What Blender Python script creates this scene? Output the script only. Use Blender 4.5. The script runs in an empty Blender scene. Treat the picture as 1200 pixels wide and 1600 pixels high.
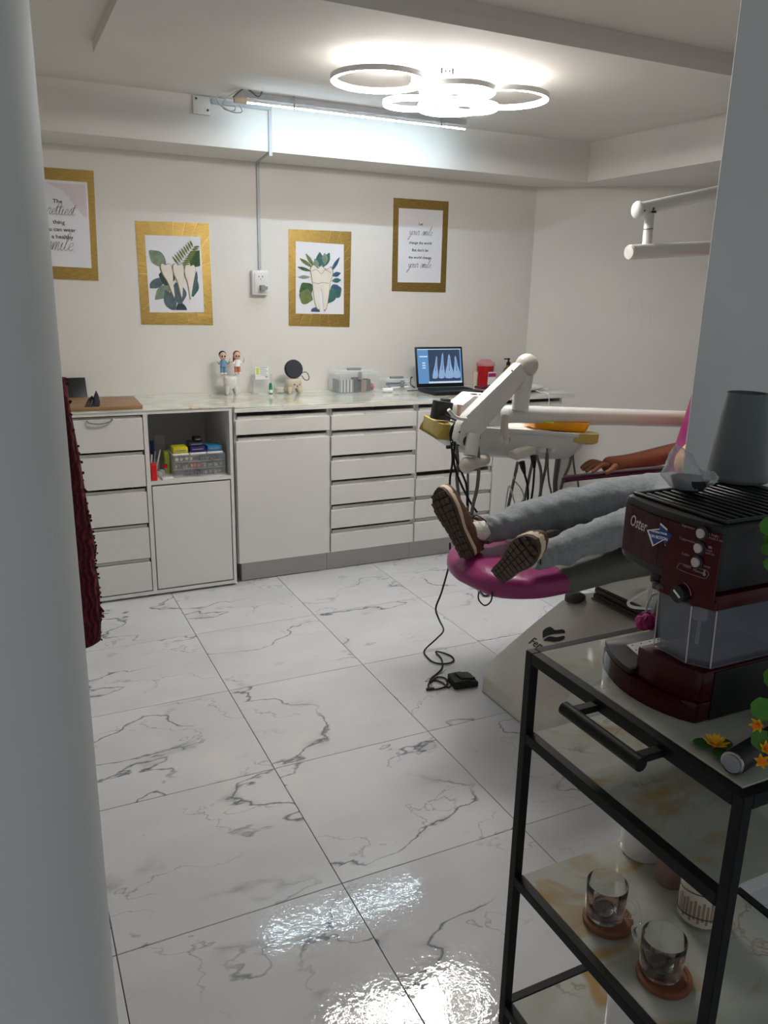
import bpy, bmesh, math, random
from mathutils import Vector, Matrix, noise as mnoise
random.seed(7)
R = math.radians
sc = bpy.context.scene
COL = sc.collection

# ------------------------------------------------------------------ camera
CAM = Vector((-0.7228, -3.504, 1.5889)); FOC = 1241.7
cr_ = Vector((0.90182428, -0.43159721, 0.02089999)); cu_ = Vector((0.09788617, 0.25116574, 0.96298186)); cf_ = Vector((0.42086964, 0.86639461, -0.26875477))
cd = bpy.data.cameras.new('camera'); cam = bpy.data.objects.new('camera', cd); COL.objects.link(cam)
cd.sensor_fit = 'VERTICAL'; cd.sensor_height = 24.0; cd.lens = FOC / 1600 * 24.0; cd.clip_start = 0.02
cam.matrix_world = Matrix(((cr_.x, cu_.x, -cf_.x, CAM.x), (cr_.y, cu_.y, -cf_.y, CAM.y), (cr_.z, cu_.z, -cf_.z, CAM.z), (0, 0, 0, 1)))
sc.camera = cam

# ------------------------------------------------------------------ world, exposure
w = bpy.data.worlds.new('world'); sc.world = w; w.use_nodes = True
w.node_tree.nodes['Background'].inputs[0].default_value = (0.93, 0.98, 1.0, 1)
w.node_tree.nodes['Background'].inputs[1].default_value = 0.20
sc.view_settings.view_transform = 'Standard'; sc.view_settings.look = 'None'
sc.view_settings.gamma = 1; sc.view_settings.use_curve_mapping = False
sc.view_settings.exposure = 0.72
sc.cycles.use_denoising = True
sc.cycles.max_bounces = 12; sc.cycles.transmission_bounces = 10; sc.cycles.diffuse_bounces = 5; sc.cycles.transparent_max_bounces = 16
sc.cycles.caustics_reflective = False; sc.cycles.caustics_refractive = False
RING_POWER = 74.0     # emission of the ceiling ring lamp
TUBE_POWER = 66.0     # emission of the cool LED tube

# ------------------------------------------------------------------ rays through photo points, used to read real positions
def ray(x, y): return cf_ + cr_ * ((x - 600) / FOC) - cu_ * ((y - 800) / FOC)
def on(ax, v, x, y):
    d = ray(x, y); t = (v - CAM[ax]) / d[ax]; return CAM + d * t
def X(v, x, y): return on(0, v, x, y)
def Y(v, x, y): return on(1, v, x, y)
def Z(v, x, y): return on(2, v, x, y)
def onplane(p0, n, x, y):
    d = ray(x, y); n = Vector(n); return CAM + d * ((Vector(p0) - CAM).dot(n) / d.dot(n))

# ------------------------------------------------------------------ materials
def lin(c):
    if isinstance(c, str):
        c = [int(c[i:i + 2], 16) / 255 for i in (0, 2, 4)]
        return tuple(x / 12.92 if x <= 0.04045 else ((x + 0.055) / 1.055) ** 2.4 for x in c) + (1,)
    return tuple(c) + (1,)
def nodes(name):
    m = bpy.data.materials.new(name); m.use_nodes = True
    nt = m.node_tree; return m, nt, nt.nodes['Principled BSDF']
def N(nt, t, **k):
    n = nt.nodes.new(t)
    for a, v in k.items():
        if a in n.inputs: n.inputs[a].default_value = v
        else: setattr(n, a, v)
    return n
def coords(nt, scale=1.0, kind='Object', rnd=False, rot=(0, 0, 0)):
    tc = N(nt, 'ShaderNodeTexCoord'); mp = N(nt, 'ShaderNodeMapping')
    mp.inputs['Scale'].default_value = (scale,) * 3 if not isinstance(scale, tuple) else scale
    mp.inputs['Rotation'].default_value = rot
    nt.links.new(tc.outputs[kind], mp.inputs['Vector'])
    if rnd:
        oi = N(nt, 'ShaderNodeObjectInfo'); mu = N(nt, 'ShaderNodeMath', operation='MULTIPLY'); mu.inputs[1].default_value = 37.0
        nt.links.new(oi.outputs['Random'], mu.inputs[0])
        cb = N(nt, 'ShaderNodeCombineXYZ')
        for i in range(3): nt.links.new(mu.outputs[0], cb.inputs[i])
        nt.links.new(cb.outputs[0], mp.inputs['Location'])
    return mp.outputs[0]
def ramp(nt, src, stops, interp='LINEAR'):
    r = N(nt, 'ShaderNodeValToRGB'); r.color_ramp.interpolation = interp
    e = r.color_ramp.elements
    while len(e) < len(stops): e.new(0.5)
    for el, (p, c) in zip(e, stops): el.position = p; el.color = c if len(c) == 4 else tuple(c) + (1,)
    nt.links.new(src, r.inputs[0]); return r.outputs[0]
def mix(nt, fac, a, b, mode='MIX'):
    m = N(nt, 'ShaderNodeMix', data_type='RGBA', blend_type=mode)
    for i, v in ((0, fac), (6, a), (7, b)):
        if hasattr(v, 'is_linked'): nt.links.new(v, m.inputs[i])
        else: m.inputs[i].default_value = v
    return m.outputs[2]
def mat(name, color, rough=0.5, metal=0.0, var=0.06, vscale=12.0, bump=0.0, bscale=60.0, spec=0.5, coat=0.0, alpha=1.0, trans=0.0, ior=1.45, stretch=None, sheen=0.0, sss=0.0):
    m, nt, b = nodes(name); c = lin(color)
    v = coords(nt, 1.0 if stretch is None else stretch)
    nz = N(nt, 'ShaderNodeTexNoise'); nz.inputs['Scale'].default_value = vscale; nz.inputs['Detail'].default_value = 4
    nt.links.new(v, nz.inputs['Vector'])
    lo = tuple(x * (1 - var) for x in c[:3]) + (1,); hi = tuple(min(1, x * (1 + var)) for x in c[:3]) + (1,)
    nt.links.new(ramp(nt, nz.outputs['Fac'], [(0.3, lo), (0.7, hi)]), b.inputs['Base Color'])
    b.inputs['Roughness'].default_value = rough; b.inputs['Metallic'].default_value = metal
    b.inputs['Specular IOR Level'].default_value = spec; b.inputs['Coat Weight'].default_value = coat
    b.inputs['Alpha'].default_value = alpha; b.inputs['Transmission Weight'].default_value = trans; b.inputs['IOR'].default_value = ior
    if sheen: b.inputs['Sheen Weight'].default_value = sheen
    if sss: b.inputs['Subsurface Weight'].default_value = sss; b.inputs['Subsurface Scale'].default_value = 0.01
    if bump:
        n2 = N(nt, 'ShaderNodeTexNoise'); n2.inputs['Scale'].default_value = bscale; n2.inputs['Detail'].default_value = 5
        nt.links.new(v, n2.inputs['Vector'])
        bp = N(nt, 'ShaderNodeBump'); bp.inputs['Strength'].default_value = bump; bp.inputs['Distance'].default_value = 0.01
        nt.links.new(n2.outputs['Fac'], bp.inputs['Height']); nt.links.new(bp.outputs[0], b.inputs['Normal'])
    return m
def emis(name, color, strength, base=(0.9, 0.9, 0.9)):
    m, nt, b = nodes(name)
    b.inputs['Base Color'].default_value = lin(base); b.inputs['Emission Color'].default_value = lin(color); b.inputs['Emission Strength'].default_value = strength
    return m
def vein(nt, vec, scale, width, detail=6.0, rough=0.6, dist=0.0, mask_scale=1.5, mlo=0.45, mhi=0.65):
    n = N(nt, 'ShaderNodeTexNoise'); n.inputs['Scale'].default_value = scale; n.inputs['Detail'].default_value = detail; n.inputs['Roughness'].default_value = rough; n.inputs['Distortion'].default_value = dist
    nt.links.new(vec, n.inputs['Vector'])
    s = N(nt, 'ShaderNodeMath', operation='SUBTRACT'); s.inputs[1].default_value = 0.5; nt.links.new(n.outputs['Fac'], s.inputs[0])
    a = N(nt, 'ShaderNodeMath', operation='ABSOLUTE'); nt.links.new(s.outputs[0], a.inputs[0])
    r = N(nt, 'ShaderNodeMapRange'); r.inputs['From Min'].default_value = 0; r.inputs['From Max'].default_value = width; r.inputs['To Min'].default_value = 1; r.inputs['To Max'].default_value = 0
    nt.links.new(a.outputs[0], r.inputs['Value'])
    k = N(nt, 'ShaderNodeTexNoise'); k.inputs['Scale'].default_value = mask_scale; k.inputs['Detail'].default_value = 2; nt.links.new(vec, k.inputs['Vector'])
    kr = N(nt, 'ShaderNodeMapRange'); kr.inputs['From Min'].default_value = mlo; kr.inputs['From Max'].default_value = mhi; nt.links.new(k.outputs['Fac'], kr.inputs['Value'])
    mu = N(nt, 'ShaderNodeMath', operation='MULTIPLY'); nt.links.new(r.outputs[0], mu.inputs[0]); nt.links.new(kr.outputs[0], mu.inputs[1])
    return mu.outputs[0]
def marble_tile():
    m, nt, b = nodes('marble_tile')
    v = coords(nt, (1.0, 1.8, 1.0), rnd=True, rot=(0, 0, R(-42)))
    c0 = lin('d3d5d8'); soft = N(nt, 'ShaderNodeTexNoise'); soft.inputs['Scale'].default_value = 2.2; soft.inputs['Detail'].default_value = 3
    nt.links.new(v, soft.inputs['Vector'])
    base = ramp(nt, soft.outputs['Fac'], [(0.3, lin('c8cacd')), (0.65, c0)])
    v1 = vein(nt, v, 1.35, 0.0064, 6, 0.47, 0.2, 1.7, 0.42, 0.54)
    v2 = vein(nt, v, 2.7, 0.0075, 6, 0.52, 0.3, 2.1, 0.5, 0.62)
    v3 = vein(nt, v, 1.35, 0.03, 6, 0.47, 0.2, 5.0, 0.56, 0.72)
    c = mix(nt, v3, base, lin('a3a6ab')); 
    f2 = N(nt, 'ShaderNodeMath', operation='MULTIPLY'); f2.inputs[1].default_value = 0.8; nt.links.new(v2, f2.inputs[0])
    c = mix(nt, f2.outputs[0], c, lin('8f9299'))
    f1 = N(nt, 'ShaderNodeMath', operation='MULTIPLY'); f1.inputs[1].default_value = 1.0; nt.links.new(v1, f1.inputs[0])
    c = mix(nt, f1.outputs[0], c, lin('65686f'))
    nt.links.new(c, b.inputs['Base Color']); b.inputs['Roughness'].default_value = 0.05; b.inputs['Specular IOR Level'].default_value = 0.5
    n2 = N(nt, 'ShaderNodeTexNoise'); n2.inputs['Scale'].default_value = 55; n2.inputs['Detail'].default_value = 2
    tc = N(nt, 'ShaderNodeTexCoord'); nt.links.new(tc.outputs['Object'], n2.inputs['Vector'])
    bp = N(nt, 'ShaderNodeBump'); bp.inputs['Strength'].default_value = 0.042; bp.inputs['Distance'].default_value = 0.01
    nt.links.new(n2.outputs['Fac'], bp.inputs['Height']); nt.links.new(bp.outputs[0], b.inputs['Normal'])
    return m
def onyx(name, dark=1.0, amber=0.5):
    m, nt, b = nodes(name)
    v = coords(nt, (1.0, 1.6, 1.0), rot=(0, 0, R(35)))
    nz = N(nt, 'ShaderNodeTexNoise'); nz.inputs['Scale'].default_value = 3.2; nz.inputs['Detail'].default_value = 6; nz.inputs['Distortion'].default_value = 0.8
    nt.links.new(v, nz.inputs['Vector'])
    s = lambda h: tuple(x * dark for x in lin(h)[:3]) + (1,)
    c = ramp(nt, nz.outputs['Fac'], [(0.25, s('b5bbae')), (0.45, s('cdd0c4')), (0.6, s('dfe0d6')), (0.75, s('bfc3b2'))])
    k = N(nt, 'ShaderNodeTexNoise'); k.inputs['Scale'].default_value = 4.1; k.inputs['Detail'].default_value = 5; k.inputs['Distortion'].default_value = 1.2; nt.links.new(v, k.inputs['Vector'])
    kr = ramp(nt, k.outputs['Fac'], [(0.53, (0, 0, 0)), (0.66, (amber,) * 3)])
    c = mix(nt, kr, c, s('c29a50'))
    vv = vein(nt, v, 2.3, 0.012, 6, 0.6, 0.6, 2.5, 0.5, 0.62)
    c = mix(nt, vv, c, s('9a6a3c'))
    nt.links.new(c, b.inputs['Base Color']); b.inputs['Roughness'].default_value = 0.06; b.inputs['Coat Weight'].default_value = 0.3
    return m
def foil():
    m, nt, b = nodes('gold_tape')
    v = coords(nt, (3, 3, 60)); nz = N(nt, 'ShaderNodeTexNoise'); nz.inputs['Scale'].default_value = 8; nz.inputs['Detail'].default_value = 4; nt.links.new(v, nz.inputs['Vector'])
    nt.links.new(ramp(nt, nz.outputs['Fac'], [(0.3, lin('94783c')), (0.7, lin('c2a35e'))]), b.inputs['Base Color'])
    b.inputs['Metallic'].default_value = 0.85; b.inputs['Roughness'].default_value = 0.33
    bp = N(nt, 'ShaderNodeBump'); bp.inputs['Strength'].default_value = 0.35; bp.inputs['Distance'].default_value = 0.004
    nt.links.new(nz.outputs['Fac'], bp.inputs['Height']); nt.links.new(bp.outputs[0], b.inputs['Normal'])
    return m
def denim(name, color, rough=0.9):
    m, nt, b = nodes(name); c = lin(color)
    v = coords(nt); nz = N(nt, 'ShaderNodeTexNoise'); nz.inputs['Scale'].default_value = 160; nz.inputs['Detail'].default_value = 3; nt.links.new(v, nz.inputs['Vector'])
    lo = tuple(x * 0.86 for x in c[:3]) + (1,); hi = tuple(x * 1.12 for x in c[:3]) + (1,)
    nt.links.new(ramp(nt, nz.outputs['Fac'], [(0.35, lo), (0.65, hi)]), b.inputs['Base Color']); b.inputs['Roughness'].default_value = rough
    n3 = N(nt, 'ShaderNodeTexNoise'); n3.inputs['Scale'].default_value = 14; n3.inputs['Detail'].default_value = 3; nt.links.new(v, n3.inputs['Vector'])
    bp = N(nt, 'ShaderNodeBump'); bp.inputs['Strength'].default_value = 0.6; bp.inputs['Distance'].default_value = 0.02
    nt.links.new(n3.outputs['Fac'], bp.inputs['Height']); nt.links.new(bp.outputs[0], b.inputs['Normal'])
    b.inputs['Sheen Weight'].default_value = 0.2
    return m
def clear(name, color='f2f4f5', alpha=0.25, rough=0.08):
    m, nt, b = nodes(name)
    lw = N(nt, 'ShaderNodeLayerWeight'); lw.inputs['Blend'].default_value = 0.35
    mr = N(nt, 'ShaderNodeMapRange'); mr.inputs['To Min'].default_value = alpha; mr.inputs['To Max'].default_value = min(1, alpha + 0.55)
    pw = N(nt, 'ShaderNodeMath', operation='POWER'); pw.inputs[1].default_value = 2.0; nt.links.new(lw.outputs['Facing'], pw.inputs[0]); nt.links.new(pw.outputs[0], mr.inputs['Value']); nt.links.new(mr.outputs[0], b.inputs['Alpha'])
    b.inputs['Base Color'].default_value = lin(color); b.inputs['Roughness'].default_value = rough
    return m
M = dict(
    wall=mat('wall_paint', 'dedad4', 0.75, var=0.03, vscale=2.0, bump=0.05, bscale=25),
    ceil=mat('ceiling_paint', 'd8d5cf', 0.8, var=0.03, vscale=1.5, bump=0.06, bscale=12),
    pillar=mat('entrance_paint', 'd2d4d3', 0.6, var=0.05, vscale=3.0, bump=0.05, bscale=10),
    cab=mat('white_melamine', 'd6d5d1', 0.42, var=0.015, vscale=3), cabin=mat('grey_cabinet_inside', 'b9b8b4', 0.6, var=0.03),
    dark=mat('dark_gap', '1a1a1a', 0.8), grout=mat('grout', '4b4b4a', 0.9, bump=0.3), tile=marble_tile(),
    counter=onyx('counter_onyx', 1.0, 0.45), edge=mat('white_edge', 'dcdad5', 0.4), shelf=onyx('cart_onyx', 0.66, 0.9),
    gold=foil(), goldline=mat('gold_tape_seam', 'ead9a0', 0.25, 0.9), paper=mat('paper', 'e4e3e8', 0.7, var=0.03, vscale=3), ink=mat('black_ink', '1d1d22', 0.7), paper2=mat('pink_wash_paper', 'd9cdd3', 0.7, var=0.05, vscale=6),
    lampwhite=mat('lamp_enamel', 'd9d9d9', 0.35), ring=emis('ring_light', (1.0, 0.95, 0.9), RING_POWER), tube=emis('tube_light', (0.66, 0.86, 1.0), TUBE_POWER),
    batten=mat('batten_grey', '9fa2a4', 0.5), conduit=mat('conduit', 'b4b7b8', 0.5), cable=mat('grey_cable', 'c9c9c6', 0.5), dcable=mat('dark_cable', '55524d', 0.6),
    plastic=mat('white_plastic', 'dedede', 0.35), black=mat('black_plastic', '111214', 0.4), black2=mat('black_rubber', '0d0d0e', 0.55), metal=mat('steel', 'b5b5b5', 0.25, 1.0),
    unit=mat('dental_unit_enamel', 'd5d5d1', 0.28, coat=0.3, var=0.02), unit2=mat('dental_unit_cream', 'c9c6bc', 0.35), hose=mat('grey_hose', '75716a', 0.5),
    magenta=mat('magenta_vinyl', '85275f', 0.3, var=0.08, bump=0.05, bscale=80), cover=mat('grey_seat_cover', '53564f', 0.6, bump=0.3, bscale=120), burg=mat('burgundy_vinyl', '5b1d3e', 0.35),
    base=mat('chair_base_plastic', 'c6c2ba', 0.3, coat=0.3), boot=mat('brown_bellows', '3b352e', 0.6), amber=mat('yellow_tape', 'cdb45c', 0.3, alpha=0.85), orange=mat('orange_tray', 'f2a516', 0.35), lime=mat('lime_sachet', 'c3d84f', 0.4),
    jeans=denim('grey_jeans', '7c8287'), shirt=denim('peach_shirt', 'd9a877'), skin=mat('skin', '9a6248', 0.5, var=0.08, sss=0.05), hair=mat('dark_hair', '1c1512', 0.7), sock=mat('white_sock', 'd8d6d0', 0.9, bump=0.5, bscale=90),
    shoe=mat('brown_leather', '553525', 0.65, var=0.12, bump=0.3, bscale=120), sole=mat('dark_sole', '4a392f', 0.75, var=0.15), midsole=mat('cream_midsole', 'c9b9a2', 0.7), lace=mat('brown_lace', '2b1a13', 0.8),
    cart=mat('black_steel_frame', '0b0c0e', 0.5, 0.0, bump=0.05, bscale=40, spec=0.25), red=mat('maroon_gloss', '360509', 0.22, spec=.3, var=0.05), redd=mat('maroon_panel', '420a12', 0.3, spec=.25), silver=mat('silver_print', 'c3b6b6', 0.4, 0.4),
    faint=mat('faint_print', '9a8585', 0.5), gplastic=mat('smoke_grey_cup', '5b6467', 0.4), tankc=clear('clear_tank', '9094a0', 0.20, 0.05), clearp=clear('clear_plastic', 'eef2f4', 0.10, 0.1), frost=clear('frosted_box', 'e3e8ea', 0.11, 0.25), bag=clear('plastic_bag', 'd5dade', 0.34, 0.1),
    blue=mat('blue_print', '1a3a86', 0.4), white=mat('white_print', 'eeeeee', 0.5), leaf=mat('artificial_leaf', '3f7a1e', 0.5, var=0.25, vscale=25), leaf2=mat('dark_leaf', '2a5a20', 0.5, var=0.2), petal=mat('yellow_petal', 'e8b818', 0.5, var=0.15, vscale=30), heart=mat('orange_flower_heart', 'e86a18', 0.6),
    wood=mat('board_wood', '907050', 0.5, var=0.15, vscale=6, stretch=(1, 8, 1)), coaster=mat('coaster_wood', '7a4a30', 0.6, var=0.2, vscale=8, stretch=(1, 6, 1)), wool=None,
    pink=mat('dusty_pink', '8d7168', 0.5), ceramic=mat('white_ceramic', 'd9d8d6', 0.25), tooth=mat('tooth_cream', 'd5cbb8', 0.4), slate=mat('slate_case', '2c2f38', 0.7),
    green=mat('green_label', '1d8a52', 0.4), redp=mat('red_plastic', 'b4141c', 0.35), redbox=mat('red_box', 'd01818', 0.45), lidp=clear('pink_lid', 'd88a90', 0.5, 0.2), amberglass=mat('amber_bottle', '6b5433', 0.15, coat=0.4),
    yel=mat('yellow_case', 'c9c21e', 0.3), pur=mat('purple_case', '2f2668', 0.3), bluec=mat('blue_case', '2f76a8', 0.3), navy=mat('navy_case', '20243a', 0.35), peach=mat('peach_cloth', 'cf7c5c', 0.6), denimb=mat('light_blue_cloth', '6e97b3', 0.6), face=mat('doll_face', 'd8b09a', 0.5), redhair=mat('red_hair', '8a3c1c', 0.6),
    rose=mat('magenta_rose', 'a02468', 0.7, var=0.15), stem=mat('straw_stem', 'a08254', 0.8), greyw=mat('grey_item', '8a8d90', 0.5),
)
def wool():
    m, nt, b = nodes('red_knit'); v = coords(nt, (1, 1, 1))
    wv = N(nt, 'ShaderNodeTexWave'); wv.inputs['Scale'].default_value = 30; wv.inputs['Distortion'].default_value = 9; nt.links.new(v, wv.inputs['Vector'])
    nt.links.new(ramp(nt, wv.outputs['Fac'], [(0.2, lin('4c0a16')), (0.8, lin('7d182b'))]), b.inputs['Base Color']); b.inputs['Roughness'].default_value = 0.95
    bp = N(nt, 'ShaderNodeBump'); bp.inputs['Strength'].default_value = 1.0; bp.inputs['Distance'].default_value = 0.01
    nt.links.new(wv.outputs['Fac'], bp.inputs['Height']); nt.links.new(bp.outputs[0], b.inputs['Normal']); return m
M['wool'] = wool()
def glassm():
    m, nt, b = nodes('drinking_glass'); b.inputs['Base Color'].default_value = (.97, .98, .98, 1); b.inputs['Roughness'].default_value = 0.0; b.inputs['IOR'].default_value = 1.07
    b.inputs['Transmission Weight'].default_value = 1.0; b.inputs['Coat Weight'].default_value = 1.0; b.inputs['Coat Roughness'].default_value = 0.0; return m
M['glass'] = glassm()

# ------------------------------------------------------------------ mesh builder
def cat(pts, n=6):
    P = [Vector(p) for p in pts]; out = []
    for i in range(len(P) - 1):
        a = P[max(i - 1, 0)]; b = P[i]; c = P[i + 1]; d = P[min(i + 2, len(P) - 1)]
        for k in range(n):
            t = k / n
            out.append(0.5 * ((2 * b) + (c - a) * t + (2 * a - 5 * b + 4 * c - d) * t * t + (3 * b - a - 3 * c + d) * t ** 3))
    out.append(P[-1]); return out
class MB:
    def __init__(s): s.bm = bmesh.new()
    def add(s, vs, fs):
        v = [s.bm.verts.new(p) for p in vs]
        for f in fs:
            try: s.bm.faces.new([v[i] for i in f])
            except ValueError: pass
        return s
    def box(s, c, d, rot=None, bev=0.0, seg=2):
        t = bmesh.new(); bmesh.ops.create_cube(t, size=1.0)
        bmesh.ops.scale(t, vec=Vector(d), verts=t.verts)
        if bev: bmesh.ops.bevel(t, geom=t.edges[:], offset=min(bev, min(d) * 0.49), segments=seg, affect='EDGES', profile=0.5)
        mt = Matrix.Translation(Vector(c)) @ (rot.to_4x4() if rot is not None else Matrix())
        t.transform(mt); s.merge(t); return s
    def b2(s, p, q, bev=0.0, seg=2):
        p, q = Vector(p), Vector(q); lo = Vector(map(min, p, q)); hi = Vector(map(max, p, q))
        return s.box((lo + hi) / 2, hi - lo, None, bev, seg)
    def merge(s, t):
        me = bpy.data.meshes.new('t'); t.to_mesh(me); t.free(); s.bm.from_mesh(me); bpy.data.meshes.remove(me)
    def tube(s, pts, r, seg=8, smooth=0, closed=False, caps=True):
        P = cat(pts, smooth) if smooth else [Vector(p) for p in pts]
        n = len(P); rs = [r] * n if not hasattr(r, '__len__') else [r[0] + (r[-1] - r[0]) * i / (n - 1) if len(r) == 2 else r[min(int(i * len(r) / n), len(r) - 1)] for i in range(n)]
        if hasattr(r, '__len__') and len(r) > 2:
            rs = []
            for i in range(n):
                u = i / (n - 1) * (len(r) - 1); k = min(int(u), len(r) - 2); rs.append(r[k] + (r[k + 1] - r[k]) * (u - k))
        rings = []; up = None
        for i in range(n):
            if closed: t = (P[(i + 1) % n] - P[i - 1])
            else: t = P[min(i + 1, n - 1)] - P[max(i - 1, 0)]
            t = t.normalized() if t.length > 1e-9 else Vector((0, 0, 1))
            if up is None: up = Vector((0, 0, 1)) if abs(t.z) < 0.9 else Vector((1, 0, 0))
            a = t.cross(up)
            if a.length < 1e-6: a = t.orthogonal()
            a.normalize(); up = a.cross(t).normalized()
            rings.append([s.bm.verts.new(P[i] + (a * math.cos(2 * math.pi * k / seg) + up * math.sin(2 * math.pi * k / seg)) * rs[i]) for k in range(seg)])
        m = n if closed else n - 1
        for i in range(m):
            A, B = rings[i], rings[(i + 1) % n]
            for k in range(seg): s.bm.faces.new((A[k], A[(k + 1) % seg], B[(k + 1) % seg], B[k]))
        if caps and not closed:
            s.bm.faces.new(rings[0][::-1]); s.bm.faces.new(rings[-1])
        return s
    def lathe(s, prof, o=(0, 0, 0), seg=24, rot=None, sx=1.0, sy=1.0, close=False):
        o = Vector(o); rings = []
        for r, z in prof:
            ring = []
            for k in range(seg):
                p = Vector((r * math.cos(2 * math.pi * k / seg) * sx, r * math.sin(2 * math.pi * k / seg) * sy, z))
                if rot is not None: p = rot @ p
                ring.append(s.bm.verts.new(p + o))
            rings.append(ring)
        for A, B in zip(rings, rings[1:]):
            for k in range(seg): s.bm.faces.new((A[k], A[(k + 1) % seg], B[(k + 1) % seg], B[k]))
        if close == 'ring': return s
        if prof[0][0] > 1e-5: s.bm.faces.new(rings[0][::-1])
        if prof[-1][0] > 1e-5 and not close: s.bm.faces.new(rings[-1])
        return s
    def ball(s, c, r, u=14, v=10, rot=None):
        r = (r,) * 3 if not hasattr(r, '__len__') else r
        t = bmesh.new(); bmesh.ops.create_uvsphere(t, u_segments=u, v_segments=v, radius=1.0)
        bmesh.ops.scale(t, vec=Vector(r), verts=t.verts)
        t.transform(Matrix.Translation(Vector(c)) @ (rot.to_4x4() if rot is not None else Matrix())); s.merge(t); return s
    def prism(s, poly, ext, bev=0.0):
        """poly: list of 3D points in one plane, ext: extrusion vector"""
        t = bmesh.new(); a = [t.verts.new(p) for p in poly]; b = [t.verts.new(Vector(p) + Vector(ext)) for p in poly]; n = len(a)
        t.faces.new(a[::-1]); t.faces.new(b)
        for i in range(n): t.faces.new((a[i], a[(i + 1) % n], b[(i + 1) % n], b[i]))
        if bev: bmesh.ops.bevel(t, geom=t.edges[:], offset=bev, segments=2, affect='EDGES', profile=0.5)
        s.merge(t); return s
    def loft(s, secs):
        rs = [[s.bm.verts.new(p) for p in sec] for sec in secs]; n = len(rs[0])
        for A, B in zip(rs, rs[1:]):
            for k in range(n): s.bm.faces.new((A[k], A[(k + 1) % n], B[(k + 1) % n], B[k]))
        s.bm.faces.new(rs[0][::-1]); s.bm.faces.new(rs[-1]); return s
    def build(s, name, m, parent=None, label=None, cat_=None, group=None, kind=None, local=False, smooth=True, ang=40):
        bm = s.bm; bmesh.ops.remove_doubles(bm, verts=bm.verts, dist=1e-6); bmesh.ops.recalc_face_normals(bm, faces=bm.faces)
        me = bpy.data.meshes.new(name)
        o = bpy.data.objects.new(name, me); COL.objects.link(o)
        if parent is not None:
            o.parent = parent
            if not local: bm.transform(WORLD[parent.name_full].inverted())
            WORLD[o.name_full] = WORLD[parent.name_full].copy()
        else:
            if bm.verts:
                xs = [v.co for v in bm.verts]; c = Vector(((min(p.x for p in xs) + max(p.x for p in xs)) / 2, (min(p.y for p in xs) + max(p.y for p in xs)) / 2, min(p.z for p in xs)))
            else: c = Vector()
            bm.transform(Matrix.Translation(-c)); o.location = c; WORLD[o.name_full] = Matrix.Translation(c)
        bm.to_mesh(me); bm.free(); me.materials.append(m)
        if smooth:
            me.polygons.foreach_set('use_smooth', [True] * len(me.polygons)); me.set_sharp_from_angle(angle=R(ang))
        tag(o, label, cat_, group, kind); return o
WORLD = {}
def tag(o, label=None, cat_=None, group=None, kind=None):
    if label: o['label'] = label
    if cat_: o['category'] = cat_
    if group: o['group'] = group
    if kind: o['kind'] = kind
    return o
def thing(name, label, cat_, loc=(0, 0, 0), rz=0.0, group=None, mtx=None):
    o = bpy.data.objects.new(name, None); COL.objects.link(o); o.empty_display_size = 0.05
    mw = mtx if mtx is not None else Matrix.Translation(Vector(loc)) @ Matrix.Rotation(rz, 4, 'Z')
    o.matrix_world = mw; WORLD[o.name_full] = mw.copy()
    return tag(o, label, cat_, group)
def dup(o, loc, rz=0.0, label=None):
    r = o.copy(); COL.objects.link(r); r.location = loc; r.rotation_euler = (0, 0, rz)
    if label: r['label'] = label
    def rec(a, b):
        for ch in a.children:
            c = ch.copy(); COL.objects.link(c); c.parent = b; rec(ch, c)
    rec(o, r); return r
def text(name, s, size, o, rt, up, m, parent, ext=0.0004, align='CENTER', shear=0.0, sx=1.0, bold=0.0, local=False):
    c = bpy.data.curves.new('txt', 'FONT'); c.body = s; c.size = size; c.align_x = align; c.align_y = 'CENTER'; c.shear = shear; c.extrude = ext; c.resolution_u = 2; c.offset = bold
    t = bpy.data.objects.new('txt', c); COL.objects.link(t); bpy.context.view_layer.update()
    me = bpy.data.meshes.new_from_object(t.evaluated_get(bpy.context.evaluated_depsgraph_get()))
    bpy.data.objects.remove(t); bpy.data.curves.remove(c)
    rt = Vector(rt).normalized(); up = Vector(up); up = (up - rt * up.dot(rt)).normalized(); n = rt.cross(up); o = Vector(o)
    mt = Matrix(((rt.x * sx, up.x, n.x, o.x), (rt.y * sx, up.y, n.y, o.y), (rt.z * sx, up.z, n.z, o.z), (0, 0, 0, 1)))
    b = MB(); bm2 = bmesh.new(); bm2.from_mesh(me); bm2.transform(mt); bpy.data.meshes.remove(me); b.merge(bm2)
    return b.build(name, m, parent, smooth=False, local=local)
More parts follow.
